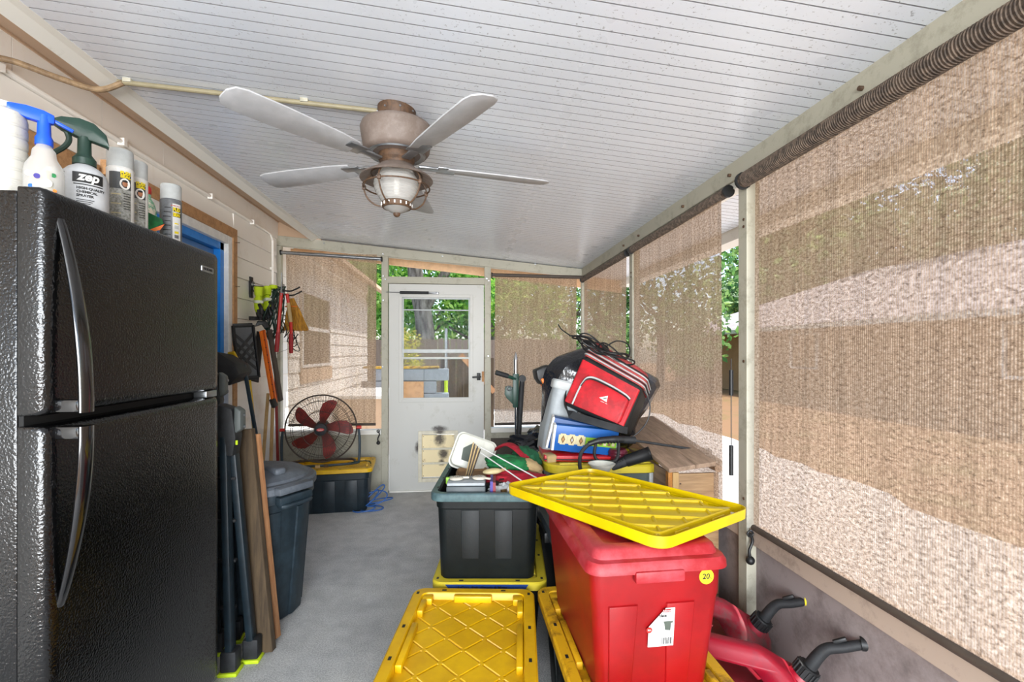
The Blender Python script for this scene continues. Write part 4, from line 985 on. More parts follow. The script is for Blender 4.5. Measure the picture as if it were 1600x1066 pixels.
w = thing('white_ornament', 'small white ornament beside the tip of the loose yellow lid', 'ornament', (.225, 2.10, .73), 0, GO)
blob('ornament_body', M['white'], w, (0, 0, 0), (.035, .03, .028), .15, 2, 1); MB().cyl((.02, .0, .02), (.03, 0, .035), .008).build('ornament_cap', M['beigecloth'], w)
w = thing('lime_clip', 'lime green clip on the left edge inside the open bin', 'clip', (-.062, 2.165, .70), 0, GO)
m = MB().box(-.010, -.004, 0, .010, .004, .075); m.box(-.016, -.008, .05, .016, .008, .08); m.build('clip_body', M['lime'], w, bevel=.004)
w = thing('grey_packet', 'crumpled silver packet in the middle of the open bin', 'packet', (.18, 2.16, .71), .4, GO)
blob('packet_body', M['ltgrey'], w, (0, 0, 0), (.07, .04, .035), .5, 3, 14); MB().box(-.03, -.045, -.01, .0, -.03, .02).build('packet_label', M['brownp'], w, smooth=False)

# red bin with its dusty lid
rb = thing('red_bin', 'tall red storage bin with dusty red lid and yellow round sticker', 'storage bin', (.54, 1.607, .345), math.radians(2))
m = MB(); W, L, H = .405, .62, .40
m.rings([(W*.80, L*.84, .03, 0), (W*.82, L*.86, .035, .008), (W*.94, L*.955, .035, H-.115), (W*.955, L*.965, .035, H-.10), (W*.97, L*.975, .035, H)]); body = m.build('bin_body', M['red'], rb, ang=25)
for x in (-.105, .065):
    q = MB(); hw = .035
    y0, y1 = -L*.43, -L*.4775
    q.add([(x-hw, y0+.004, .004), (x+hw, y0+.004, .004), (x+hw+.01, y1+.004, H-.115), (x-hw-.01, y1+.004, H-.115), (x-hw+.004, y0-.006, .006), (x+hw-.004, y0-.006, .006), (x+hw+.006, y1-.006, H-.118), (x-hw-.006, y1-.006, H-.118)],
          [(0,1,2,3),(7,6,5,4),(0,4,5,1),(1,5,6,2),(2,6,7,3),(3,7,4,0)]); q.build('panel_rib', M['red'], body, bevel=.002)
m = MB(); Wl, Ll = .425, .645
m.rings([(Wl-.006, Ll-.006, .045, H-.022), (Wl, Ll, .047, H-.020), (Wl-.002, Ll-.002, .047, H-.004), (Wl-.02, Ll-.02, .04, H+.010), (Wl-.045, Ll-.05, .035, H+.014), (Wl-.06, Ll-.07, .03, H+.034), (Wl-.075, Ll-.085, .028, H+.040), (Wl-.14, Ll-.15, .02, H+.040), (Wl-.145, Ll-.155, .02, H+.030)], False, True)
lid = m.build('bin_lid', M['red_lid'], rb, ang=40)
MB().box(-.08, -Ll/2-.006, H-.045, .065, -Ll/2+.02, H-.012).build('latch_tab', M['red_lid'], lid, bevel=.006)
RD = Matrix.Translation((0, 0, 0))
def front(z): # y of the bin's front face at height z
    t = min(1, max(0, (z-.008)/(H-.123))); return -(L*.43+(L*.4775-L*.43)*t)
m = MB(); m.lathe([(.022, 0), (.022, .0012)], 28); m.v = [(x+.142, -L*.4835-z-.0008, y+H-.048) for x, y, z in m.v]; st = m.build('round_sticker', M['yl'], rb)
text('sticker_number', '20', .022, M['inkb'], rb, place((.140, -L*.4835-.0024, H-.048), (1, 0, 0), (0, 0, 1)), bold=.0004, shear=.12)
text('sticker_number', 'G', .008, M['inkb'], rb, place((.156, -L*.4835-.0024, H-.053), (1, 0, 0), (0, 0, 1)))
zc = .215; lab = MB(); q = [(-.038, -.058), (.038, -.058), (.038, .056), (.012, .056), (-.038, .002)]
sl = (L*.4775-L*.43)/(H-.123)
lab.add([(x+.008, front(zc+z)-.007, zc+z) for x, z in q]+[(x+.008, front(zc+z)-.0085, zc+z) for x, z in q], [(0,1,2,3,4), (9,8,7,6,5)]+[(k, (k+1) % 5, (k+1) % 5+5, k+5) for k in range(5)])
lb = lab.build('paper_label', M['paper'], rb, smooth=False)
def on(x, z): return (x+.008, front(zc+z)-.0088, zc+z)
upv = (0, -sl, 1)
def patch(name, x0, x1, z0, z1, mt):
    q = [(x0, z0), (x1, z0), (x1, z1), (x0, z1)]; mm_ = MB(); mm_.add([on(x, z) for x, z in q]+[(on(x, z)[0], on(x, z)[1]-.0006, on(x, z)[2]) for x, z in q], [(0,1,2,3),(7,6,5,4),(0,1,5,4),(1,2,6,5),(2,3,7,6),(3,0,4,7)])
    return mm_.build(name, M[mt], lb, smooth=False)
patch('red_logo', .002, .026, .044, .053, 'red')
text('label_text', 'Rubbermaid', .0065, M['paper'], lb, place((.022, on(0, .0485)[1]-.0006, zc+.0485), (1, 0, 0), upv), sx=.75)
text('label_text', 'slate', .012, M['inkb'], lb, place((.011, on(0, .034)[1], zc+.034), (1, 0, 0), upv), bold=.0003)
m = MB(); m.prism([(0, .0), (.030, .009), (.030, -.006), (.024, -.008), (.022, -.028), (.006, -.026), (.004, -.009)], .0006, 'y', on(0, .01)[1]-.0004); m.v = [(x+.012, y, z+zc+.018) for x, y, z in m.v]; m.build('printed_bin', M['cutout'], lb, smooth=False)
m = MB(); m.lathe([(.0085, 0), (.0085, .0008)], 18); m.v = [(x-.028, on(0, -.005)[1]-z, y+zc-.006) for x, y, z in m.v]; m.build('red_dot', M['redp'], lb)
text('label_text', '76 L', .0058, M['paper'], lb, place((-.028, on(0, -.006)[1]-.001, zc-.006), (1, 0, 0), upv), bold=.0002)
for i in range(9): patch('barcode_bar', .003+.0035*i, .0045+.0035*i+.0008*(i % 2), -.052, -.032, 'inkb')
for i in range(5): patch('print_line', -.032, -.012+.003*(i % 3), -.024-.006*i, -.022-.006*i, 'grey')

# loose yellow lid lying upside down across the red bin
ll = thing('loose_yellow_lid', 'loose yellow tote lid lying upside down across the red bin', 'lid', (.556, 1.695, .786), 0, None, rot=(math.radians(-.8), math.radians(.8), math.radians(31.2)))
W, L = .49, .735
m = MB(); R_ = lambda w, l, r, z: [(x, y, z) for x, y in rrect(w, l, r, 7)]
m.loft([R_(W-.10, L-.10, .03, 0), R_(W-.014, L-.014, .048, 0), R_(W-.004, L-.004, .052, .004), R_(W, L, .054, .036), R_(W-.006, L-.006, .05, .036), R_(W-.014, L-.014, .046, .008), R_(W-.074, L-.074, .03, .0075), R_(W-.082, L-.082, .026, .012), R_(W-.088, L-.088, .022, .028), R_(W-.096, L-.096, .02, .031)], True, False)
body = m.build('lid_shell', plain('glossy_yellow', '#d8bc00', .35, c2='#cbad00', scale=5), ll, ang=35)
g = floor_grid(W-.096, L-.096, ribs, .0225); g.materials.append(body.data.materials[0]); link('lid_lattice', g, ll)
m = MB(); wi = (W-.088)/2; li = (L-.088)/2
for s in (-1, 1):
    for y in (-.2, .0, .2): m.box(s*wi-.004, y-.035, .006, s*(wi+.012), y+.035, .024)
    for x in (-.1, .1): m.box(x-.035, s*li-.004, .006, x+.035, s*(li+.012), .024)
m.build('edge_steps', body.data.materials[0], ll, bevel=.004, kind='stuff')
MB().box(.203, -.352, .008, .222, -.305, .0092).build('lid_slot', M['paper'], ll, smooth=False)

# ================================================================== CEILING FAN
FX, FY = -.262, 1.935; zt = cz(FX)
cf = thing('ceiling_fan', 'brown rusted ceiling fan with five pale blades and a caged lantern light', 'ceiling fan', (FX, FY, zt))
MB().lathe([(.072, -.055), (.074, -.05), (.074, .004)], 32).build('ceiling_canopy', M['bronze_d'], cf)
m = MB()
for k in range(8): a = k*PI/4+.3; m.cyl((.073*math.cos(a), .073*math.sin(a), -.02), (.077*math.cos(a), .077*math.sin(a), -.02), .004, n=8)
m.build('canopy_screw', M['steel'], cf, kind='stuff')
MB().lathe([(.055, -.068), (.118, -.062), (.134, -.070), (.140, -.085), (.128, -.165), (.118, -.178), (.080, -.182)][::-1], 44).build('motor_housing', M['bronze'], cf, ang=50)
MB().lathe([(.112, -.181), (.108, -.186), (.09, -.180), (.072, -.182)][::-1], 40, cap0=False, cap1=False).build('vent_ring', M['steel'], cf)
MB().lathe([(.070, -.180), (.070, -.205), (.062, -.215), (.062, -.228)][::-1], 30).build('switch_housing', M['bronze_d'], cf)
m = MB().lathe([(.060, -.222), (.068, -.226), (.085, -.242), (.136, -.272), (.142, -.280), (.138, -.2815), (.085, -.252), (.05, -.246)], 44, cap0=True, cap1=True); m.build('lantern_hood', M['bronze'], cf, ang=50)
MB().lathe([(.045, -.375), (.062, -.36), (.081, -.33), (.088, -.302), (.084, -.28), (.070, -.262), (.069, -.250)], 40, cap0=False).build('glass_globe', M['ribglass'], cf)
gl = cf.children[-1]
m = MB()
for k in range(11):
    z = -.262-.0098*k; r = np.interp(-z, [.25, .262, .28, .302, .33, .36, .375], [.069, .070, .084, .088, .081, .062, .045]); m.ring((0, 0, z), float(r)+.0004, .0016, n=40, m=5)
m.build('glass_rib', M['ribglass'], gl, kind='stuff')
MB().cyl((0, 0, -.27), (0, 0, -.34), .012).build('bulb', M['paper'], cf)
MB().lathe([(.055, -.392), (.0585, -.388), (.0585, -.372), (.055, -.368), (.048, -.368)], 36).build('bottom_collar', M['bronze_d'], cf)
m = MB()
for k in range(16): a = k*PI/8; m.bar((.0585*math.cos(a), .0585*math.sin(a), -.386), (.0585*math.cos(a), .0585*math.sin(a), -.375), .005, .003)
m.build('collar_slot', M['paper'], cf, kind='stuff', smooth=False)
MB().lathe([(.012, -.412), (.03, -.404), (.05, -.392), (.05, -.388)], 28).build('glass_cup', M['ribglass'], cf)
MB().ball((0, 0, -.412), .0145, 14, 9).build('finial', M['bronze_d'], cf)
MB().ring((0, 0, -.310), .128, .0032, n=48).build('cage_ring', M['bronze_d'], cf)
MB().ring((0, 0, -.262), .098, .0028, n=48).build('cage_ring', M['bronze_d'], cf)
for k in range(5):
    a = k*2*PI/5+.55; q = smooth_path([(r*math.cos(a), r*math.sin(a), z) for r, z in ((.100, -.258), (.124, -.285), (.129, -.315), (.115, -.352), (.085, -.378), (.057, -.384))], 5)
    MB().tube(q, .0032, 7).build('cage_wire', M['bronze_d'], cf)
    MB().cbox((.1285*math.cos(a), .1285*math.sin(a), -.310), (.014, .014, .016)).build('cage_clamp', M['bronze_d'], cf, bevel=.002)
blade = MB(); pts = [(.20, -.040), (.28, -.050), (.48, -.058), (.60, -.057), (.63, -.048), (.645, -.02), (.645, .02), (.63, .048), (.60, .057), (.48, .058), (.28, .050), (.20, .040)]
blade.prism(pts, .006, 'z', 0); bme = blade.mesh('blade', M['whiteblade'], bevel=.002)
ir = MB().box(.085, -.018, -.004, .17, .018, .004).box(.16, -.035, -.003, .235, .035, .003); ime = ir.mesh('blade_iron', M['steel'], bevel=.002)
for k in range(5):
    a = math.radians(13+72*k)
    link('blade', bme, cf, (0, 0, -.222), (math.radians(11), 0, a)); link('blade_iron', ime, cf, (0, 0, -.220), (0, 0, a))
for o in cf.children:
    if o.name.startswith('blade') and not o.name.startswith('blade_iron'): o.rotation_euler = (math.radians(11), 0, o.rotation_euler[2])
# surface conduit to the fan, with the old cable continuing to the wall
cn = thing('ceiling_conduit', 'beige conduit crossing the ceiling to the fan with old cable at its left end', 'conduit', (0, 0, 0))
MB().tube([(x, FY+.004-.055*(x-FX)*-.9*0+.06*(FX-x), cz(x)-.013) for x in np.linspace(-.335, -1.33, 12)], .0095, 10).build('conduit_pipe', plain('beige_pipe', '#8c8368', .5), cn)
MB().tube(smooth_path([(-1.31, 2.0, cz(-1.31)-.015), (-1.40, 2.003, 2.352), (-1.52, 1.99, 2.378), (-1.64, 1.95, 2.41), (-1.708, 1.88, 2.408), (-1.712, 1.6, 2.40)]), .011, 10).build('old_cable', plain('dirty_cable', '#8a7355', .7, c2='#6d5840', scale=30), cn)
for x in (-.62, -1.29): MB().cbox((x, FY+.004+.06*(FX-x), cz(x)-.006), (.03, .03, .016)).build('conduit_clip', M['alu'], cn, bevel=.002)

# ================================================================== LEFT SIDE FLOOR OBJECTS
tc = thing('trash_can', 'dark blue-black trash can with a dusty grey lid behind the boards', 'trash can', (-1.08, 2.62, 0), math.radians(-32))
m = MB().lathe([(.205, 0), (.215, .01), (.262, .56), (.268, .60), (.272, .66)], 40); m.build('can_body', M['trash'], tc, ang=40)
for k in range(8):
    a = k*PI/4+PI/8; q = MB(); hw = .055
    L = []
    for z, r in ((.012, .214), (.56, .260)):
        c_, s_ = math.cos(a), math.sin(a)
        L.append([(r*c_-s_*t*hw+c_*d, r*s_+c_*t*hw+s_*d, z) for t, d in ((-1, -.02), (-1, .004), (-.7, .010), (.7, .010), (1, .004), (1, -.02))])
    q.loft(L); q.build('body_rib', M['trash'], tc)
MB().lathe([(.272, .60), (.285, .605), (.285, .665), (.275, .672)][::1], 40, cap0=False, cap1=False).build('can_rim', M['trash'], tc)
for s_ in (0, PI):
    q = MB(); pts = [(.283, -.075, .60), (.322, -.07, .60), (.322, .07, .60), (.283, .075, .60)]
    q.tube(smooth_path(pts, 4), .011, 8); h_ = q.build('handle', M['trash'], tc, rot=(0, 0, s_)); MB().box(.275, -.095, .605, .318, .095, .645).build('handle_shelf', M['trash'], h_, bevel=.008)
lid = MB().lathe([(.294, .650), (.298, .655), (.298, .682), (.285, .692), (.262, .694), (.255, .706), (.225, .722), (.20, .726), (.14, .742), (.0, .748)][:-1], 48).build('can_lid', M['trash_lid'], tc, ang=30)
q = MB().box(-.205, -.03, .722, .205, .03, .756); q.build('lid_ridge', M['trash_lid'], lid, bevel=.014, seg=3)
for s_ in (1,): MB().box(.24, -.10, .652, .32, .10, .690).build('lid_tab', M['trash_lid'], lid, bevel=.012)
cl = MB().box(-.31, -.04, .64, -.27, .04, .70).build('lid_latch', M['trash'], lid, bevel=.004)

def leaning(name, label, cat, pts, w, t, mt, up, group=None):
    m = MB().bar(pts[0], pts[1], w, t, up=up); return tag(m.build(name, mt, bevel=.002), label, cat, group)
leaning('timber_board', 'weathered brown timber board, the taller one leaning beside the fridge', 'board', ((-.888, 2.235, .008), (-1.005, 2.30, .985)), .035, .105, M['board'], (.97, -.1, 0))
leaning('timber_board', 'shorter pale orange-brown board behind the weathered one', 'board', ((-.885, 2.335, .012), (-.980, 2.345, .955)), .034, .07, M['board2'], (.9, -.3, 0))
# folded plastic sawhorses
def sawhorse(label, x, y, h, rz):
    t = thing('folded_sawhorse', label, 'sawhorse', (x, y, 0), rz, 'folded black sawhorses beside the fridge')
    for i, (dx, dy) in enumerate(((0, -.03), (.045, .05))):
        q = MB().bar((dx*1.2, dy-.02, .03), (dx*.3-.045, dy*.3, h-.05), .045, .030, up=(1, 0, 0)); lg = q.build('leg', M['tote_blue'], t, bevel=.006)
        q = MB().box(dx*1.2-.035, dy-.045, .012, dx*1.2+.03, dy+.012, .10); ft = q.build('foot', M['blackrub'], lg, bevel=.01)
        MB().box(dx*1.2-.04, dy-.052, 0, dx*1.2+.036, dy+.018, .016).build('foot_pad', M['hivis'], lg, label='yellow foot pad', bevel=.004)
    for z in (.25, .45, .62, .8): MB().bar((-.10, .0, z), (.0, .0, z), .02, .012).build('strut', M['blackrub'], t, bevel=.002)
    q = MB().prism([(-.10, h-.22), (.0, h-.22), (.012, h-.14), (-.004, h-.02), (-.06, h), (-.12, h-.02)], .07, 'y', -.035); q.build('head_bracket', M['blackrub'], t, bevel=.008)
    q = MB().prism([(.0, h-.13), (.03, h-.11), (.03, h-.03), (.002, h-.01)], .055, 'y', -.03); q.build('side_hinge', plain('grey_hinge', '#565c5a', .6), t, bevel=.008)
    m = MB()
    for z in (h-.10, h-.05): m.cyl((.03, 0, z), (.036, 0, z), .006, n=10)
    m.build('hinge_bolt', M['steel'], t)
    MB().box(.014, -.04, .95, .022, -.036, .968).build('yellow_tag', M['hivis'], t, smooth=False)
    return t
sawhorse('folded black sawhorse with grey hinge, nearest to the fridge edge', -.965, 2.16, 1.12, 0)
sawhorse('taller folded black sawhorse behind the nearer one, half hidden by the fridge', -1.10, 2.30, 1.26, .2)
# lobby dust pan upside down
dp = thing('dust_pan', 'black upright dustpan hung head-up on a slate handle behind the fridge', 'dustpan', (-1.46, 3.22, 0))
m = MB().loft([[(x, y, z) for x, z in q] for y, q in ((-.09, [(-.12, 1.16), (.02, 1.13), (.08, 1.20), (.05, 1.27), (-.05, 1.34), (-.12, 1.35)]), (.12, [(-.12, 1.17), (.02, 1.15), (.07, 1.21), (.045, 1.26), (-.05, 1.32), (-.12, 1.33)]))]); m.build('pan', M['blackrub'], dp, bevel=.008)
MB().cyl((.045, .05, 1.255), (.055, .50, .01), .0125, n=12).build('handle', M['bluegrey'], dp)
# black lattice pusher on a yellow pole
lp_ = thing('lattice_paddle', 'black lattice-faced rubber paddle on a yellow pole leaning against the house wall', 'paddle', (-1.66, 3.80, 1.34))
m = MB()
Z0, Z1 = -.20, .20; dyv = .11
def pw(a, b): return (.03-b*.07+a*.75, b*.04+a*.45, b*1.0)   # a across, b along
m.bar(pw(-.075, -.2), pw(-.075, .2), .016, .03); m.bar(pw(.075, -.2), pw(.075, .2), .016, .03); m.bar(pw(-.075, .2), pw(.075, .2), .016, .03); m.bar(pw(-.075, -.2), pw(.075, -.2), .016, .03)
m.build('paddle_frame', M['black'], lp_, rot=(math.radians(8), 0, 0), bevel=.004)
m = MB()
for k in range(-6, 7):
    for s_ in (-1, 1):
        b0 = k*.066; a0, a1 = -.07, .07
        q0, q1 = (a0, b0-s_*.07), (a1, b0+s_*.07)
        if min(q0[1], q1[1]) < -.195 or max(q0[1], q1[1]) > .195: continue
        m.bar(pw(*q0), pw(*q1), .012, .02)
m.build('lattice', M['black'], lp_, rot=(math.radians(8), 0, 0), kind='stuff')
q = MB().add([pw(-.07, -.19), pw(.07, -.19), pw(.07, .19), pw(-.07, .19)]+[tuple(Vector(pw(a, b))+Vector((-.004, .006, 0))) for a, b in ((-.07, -.19), (.07, -.19), (.07, .19), (-.07, .19))], [(0,1,2,3),(7,6,5,4),(0,4,5,1),(1,5,6,2),(2,6,7,3),(3,7,4,0)]); q.build('backing', plain('rubber_grey', '#5f6162', .7), lp_, rot=(math.radians(8), 0, 0), smooth=False)
MB().cyl((.03, .04, -.15), (.14, -.07, -.80), .0135, n=12).build('pole', M['yhandle'], lp_)
MB().bar((-.0, -.17, .0), (.02, -.10, -.10), .02, .05, up=(1, 0, 0)).build('yellow_grip', M['yhandle'], lp_, bevel=.006)
# poles standing behind the trash can
def pole(label, a, b_, r, mt, group='long handles standing behind the trash can'):
    return tag(MB().cyl(a, b_, r, n=12).build('tool_handle', mt), label, 'handle', group)
pole('bare wooden handle leaning furthest left behind the trash can', (-1.60, 3.95, .02), (-1.675, 4.33, .98), .0135, M['woodh'])
pole('bare wooden handle standing upright between the leaning one and the red one', (-1.60, 4.16, .02), (-1.63, 4.32, .98), .014, M['woodh'])
pole('dark red handle standing right of the two wooden handles', (-1.575, 4.30, .02), (-1.62, 4.345, 1.15), .0115, plain('dark_red_handle', '#8e1c18', .45))

# wall rack and the tools hanging on it
hk = thing('wall_hook', 'black double-armed utility hook on the house wall holding the tools', 'hook', (-1.715, 4.10, 1.87))
m = MB().box(-.012, -.025, -.09, .004, .025, .08); m.build('hook_plate', M['blackrub'], hk, bevel=.003)
m = MB().ring((.012, 0, .02), .02, .006, (1, 0, 0), 18); m.build('loop', M['steel'], hk)
for dy, z in ((-.02, .0), (.03, -.03)):
    MB().tube(smooth_path([(0, dy, z), (.10, dy+.06, z+.005), (.22, dy+.20, z-.01), (.27, dy+.24, z+.012), (.30, dy+.26, z+.035)]), .0065, 8).build('hook_arm', M['black'], hk)
# gloves
gv = thing('work_gloves', 'hi-vis yellow and black work gloves hanging on the hook', 'gloves', (-1.63, 4.02, 1.74), .3)
def glove(par, loc, rot, s=1):
    g = blob('glove_palm', M['hivis'], par, loc, (.03*s, .065*s, .085*s), .15, 2, 4, rot)
    m = MB()
    for k, (y, l) in enumerate(((-.045, .07), (-.015, .085), (.015, .085), (.045, .07))): m.tube(smooth_path([(0, y, -.05), (.006, y*1.15, -.05-l*.6), (.016, y*1.2, -.05-l)], 4), [.016]*8+[.011], 8)
    m.tube(smooth_path([(0, -.06, -.01), (.01, -.085, -.04), (.015, -.08, -.08)], 4), .014, 8)
    m.build('fingers', M['black'], g); MB().rings([(.062, .13, .02, .0), (.066, .134, .02, .022)]).build('silver_band', M['hivis2'], g)
    MB().rings([(.05, .10, .02, .06), (.062, .12, .025, .13)]).build('cuff', M['hivis'], g)
    return g
glove(gv, (0, 0, -.01), (.1, 0, .2)); glove(gv, (.05, .09, .0), (-.25, .1, .5), .9)
# coil of dark green cable
cc = thing('cable_coil', 'dark green extension cable coiled over the hook', 'cable', (-1.56, 4.17, 1.86))
rnd = random.Random(11); m = MB()
for k in range(9):
    w_ = rnd.uniform(.045, .085); h_ = rnd.uniform(.36, .46); ph = rnd.uniform(-.03, .03); pts = []
    for j in range(26):
        a = 2*PI*j/26; pts.append((.03*math.sin(a*2+k)+.012*k-.05+.02*math.cos(a), ph+w_*math.sin(a)*(1.15-.4*math.cos(a)), -h_/2+h_/2*math.cos(a)+.02))
    m.tube(pts, .0055, 7, closed=True)
m.build('cable_loops', M['greencord'], cc)
m = MB()
for k in range(5):
    c0 = Vector((.03+.02*k, .08+.04*rnd.random()+.02*k, -.28-.04*k)); pts = [c0+Vector((.02*math.sin(2*a+k), .055*math.cos(a), .075*math.sin(a))) for a in [2*PI*j/20 for j in range(20)]]
    m.tube(pts, .004, 6, closed=True)
m.build('loose_loops', M['blackcord'], cc)
MB().tube(smooth_path([(.05, .05, -.2), (.09, .12, -.32), (.10, .14, -.46), (.03, .05, -.52), (0, .02, -.54)]), .0016, 5).build('thin_wire', M['bronze'], cc)
MB().lathe([(.03, 0), (.034, .006), (.03, .03)], 14).build('hi_vis_tie', M['hivis'], cc, loc=(0, -.03, .0))
# loppers
lo = thing('loppers', 'long loppers with two red handles hanging blades-up from the hook', 'loppers', (-1.48, 4.10, 1.80))
for pts, lab in ((((.0, -.005, .02), (-.01, -.03, -.22), (-.02, -.055, -.46)), 0), (((.035, .02, .02), (.045, .08, -.22), (.03, .13, -.47)), 1)):
    q = MB().tube(smooth_path(pts, 6), .0125, 10); hd = q.build('handle', M['redp'], lo)
    a, b_ = Vector(pts[1]), Vector(pts[2]); MB().tube([a.lerp(b_, .35), a.lerp(b_, .5), b_], [.0155, .018, .016], 12).build('grip', plain('dark_red_grip', '#9c1d20', .55), hd)
    if lab: a, b_ = Vector(pts[0]), Vector(pts[1]); MB().tube([a.lerp(b_, .3), a.lerp(b_, .95)], .0150, 12).build('paper_sleeve', M['beigecloth'], hd)
m = MB().prism([(-.02, 0), (.02, .0), (.028, .06), (.02, .13), (.0, .19), (-.004, .10)], .006, 'x', -.003); m.build('blade', M['steel'], lo, rot=(0, 0, .1))
m = MB().prism([(.0, 0), (.03, .0), (.05, .05), (.03, .10), (.025, .05)], .006, 'x', .004); m.build('hook_jaw', M['blackrub'], lo); MB().cyl((-.01, .012, .02), (.02, .012, .02), .012).build('pivot_bolt', M['steel'], lo)
# straw whisk broom
br = thing('straw_broom', 'straw broom head hanging upside down right of the red loppers', 'broom', (-1.47, 4.30, 1.80), .35)
m = MB()
L = []
for z, w_, d in ((.0, .04, .03), (-.05, .07, .035), (-.12, .12, .04), (-.20, .16, .045), (-.275, .21, .04)): L.append([(x, y+(-z)*.12, z+(.02*math.sin(x*60) if z < -.25 else 0)) for x, y in rrect(w_, d, .012, 4)])
m.loft(L); m.build('bristles', M['straw'], br, rot=(0, -.12, 0))
m = MB()
for k in range(40):
    x = -.10+.2*k/39; m.cyl((x*.5, -.012, -.1), (x+.005*rnd.uniform(-1, 1), -.002+.03*rnd.random(), -.275-.018*rnd.random()), .0022, n=4)
m.build('loose_straws', M['straw'], br, kind='stuff', rot=(0, -.12, 0))
MB().ring((0, .02, -.07), .05, .004, n=20).build('binding', M['orange'], br)
# squeegee, black bar, orange level and dark bar
sq = thing('floor_squeegee', 'black floor squeegee head lying across above the orange spirit level', 'squeegee', (-1.62, 3.98, 1.60), .5)
MB().bar((-.06, -.07, 0), (.10, .16, .015), .02, .03, up=(0, 0, 1)).build('squeegee_bar', M['blackrub'], sq, bevel=.003)
m = MB().prism([(-.03, 0), (.03, 0), (.055, -.05), (.02, -.06), (0, -.03), (-.05, -.05)], .05, 'y', .0); m.build('socket', M['black'], sq, loc=(.04, .05, -.01), bevel=.004)
lv = thing('spirit_level', 'bright orange spirit level hanging below the gloves', 'level', (-1.60, 4.02, 1.51))
MB().bar((0, 0, 0), (.02, .20, -.61), .018, .055, up=(.3, 1, 0)).build('level_body', M['orange'], lv, bevel=.002)
MB().bar((.012, -.006, -.0), (.032, .194, -.61), .004, .012, up=(.3, 1, 0)).build('edge_strip', plain('dark_orange', '#b84a10', .5), lv)
m = MB()
for k in range(8): t_ = .12+.1*k; m.cyl((.008+.02*t_, .0+.2*t_-.01, -.61*t_), (.014+.02*t_, .2*t_-.012, -.61*t_), .004, n=8)
m.build('level_hole', M['black'], lv, kind='stuff')
MB().bar((.014, .165, -.56), (.022, .20, -.63), .028, .05, up=(.3, 1, 0)).build('end_cap', M['black'], lv, bevel=.003)
tag(MB().bar((-1.655, 4.12, 1.50), (-1.66, 4.03, 1.10), .012, .085, up=(.2, 1, 0)).build('black_scraper', M['blackrub'], bevel=.003), 'flat dark grey blade hanging left of the orange spirit level', 'scraper')
tag(MB().bar((-1.575, 4.10, 1.52), (-1.56, 4.30, .92), .02, .045, up=(.3, 1, 0)).build('dark_metal_bar', M['rod'], bevel=.003), 'dark brown metal bar hanging right against the orange spirit level', 'bar')

# ================================================================== FLOOR FAN ON THE FAR TOTE
ff = thing('floor_fan', 'round wire-caged floor fan with five dusty red blades on the far yellow lid', 'fan', (-1.20, 4.22, .373), math.radians(9))
Rf = .285; zc_ = .315
def yz(r, a, y): return (r*math.cos(a), y, zc_+r*math.sin(a))
MB().ring((0, .0, zc_), Rf, .0065, (0, 1, 0), 64).build('cage_rim', M['wire'], ff)
for nm, s_ in (('front_grille', -1), ('rear_grille', 1)):
    m = MB()
    for k in range(80 if s_ < 0 else 48):
        a = 2*PI*k/(80 if s_ < 0 else 48); tw = .12*s_
        m.tube([yz(.05, a-tw, s_*.052), yz(.15, a-tw*.5, s_*.055), yz(.235, a, s_*.042), yz(Rf, a+.02, 0)], .0011, 4)
    for r, y in ((.235, .042), (.15, .055), (.055, .052)): m.ring((0, s_*y, zc_), r, .0022, (0, 1, 0), 48, 5)
    m.build(nm, M['wire'], ff, kind='stuff')
for k in range(5):
    a = math.radians(82+72*k); m = MB(); L = []
    for r, w_, sk, tl in ((.045, .050, 0, .6), (.09, .075, .03, .55), (.15, .110, .08, .42), (.21, .125, .16, .32), (.245, .085, .24, .28), (.260, .03, .30, .2)):
        row = []
        for u_ in (-1, -.4, .3, 1):
            aa = a-sk+u_*w_/2/r*.9; row.append(yz(r, aa, u_*w_*tl*.42))
        L.append(row)
    vs = [p for row in L for p in row]; n4 = 4; fs = [(i*4+j, i*4+j+1, i*4+j+5, i*4+j+4) for i in range(5) for j in range(3)]
    vs2 = [(x, y+.003, z) for x, y, z in vs]; N = len(vs)
    bd_ = [0, 1, 2, 3, 7, 11, 15, 19, 23, 22, 21, 20, 16, 12, 8, 4]
    m.add(vs+vs2, fs+[tuple(N+i for i in reversed(f)) for f in fs]+[(bd_[i], bd_[(i+1) % 16], N+bd_[(i+1) % 16], N+bd_[i]) for i in range(16)])
    m.build('blade', M['redblade'], ff, ang=50)
m = MB().cyl((0, -.062, zc_), (0, -.045, zc_), .05, n=30); m.cyl((0, -.068, zc_), (0, -.062, zc_), .042, n=30); m.build('hub_cap', M['blackrub'], ff, bevel=.002)
m = MB().cyl((0, -.072, zc_), (0, -.066, zc_), .03, n=24); m.v = [(x, y, zc_+(z-zc_)*.42) for x, y, z in m.v]; lg_ = m.build('oval_badge', M['redp'], ff); 
text('badge_lettering', 'Lasko', .016, M['paper'], ff, place((0, -.0725, zc_-.001), (1, 0, 0), (0, 0, 1)))
MB().cyl((0, .02, zc_), (0, .12, zc_), .06, n=26).build('motor', M['black'], ff, bevel=.01)
MB().box(-.01, .055, zc_+.10, .035, .075, zc_+.145).build('cord_bracket', M['black'], ff, bevel=.003)
q = [(-.30, .0, zc_+.0), (-.31, .0, .20), (-.305, .0, .04), (-.27, -.02, .012), (0, -.05, .010), (.27, -.02, .012), (.305, .0, .04), (.31, .0, .20), (.30, .0, zc_+.0)]
MB().tube(smooth_path(q, 5), .011, 10).build('stand', M['bluegrey'], ff)
MB().tube(smooth_path([(-.27, .0, .012), (-.24, .14, .012), (0, .17, .012), (.24, .14, .012), (.27, .0, .012)], 5), .010, 10).build('rear_foot_bar', M['wire'], ff)
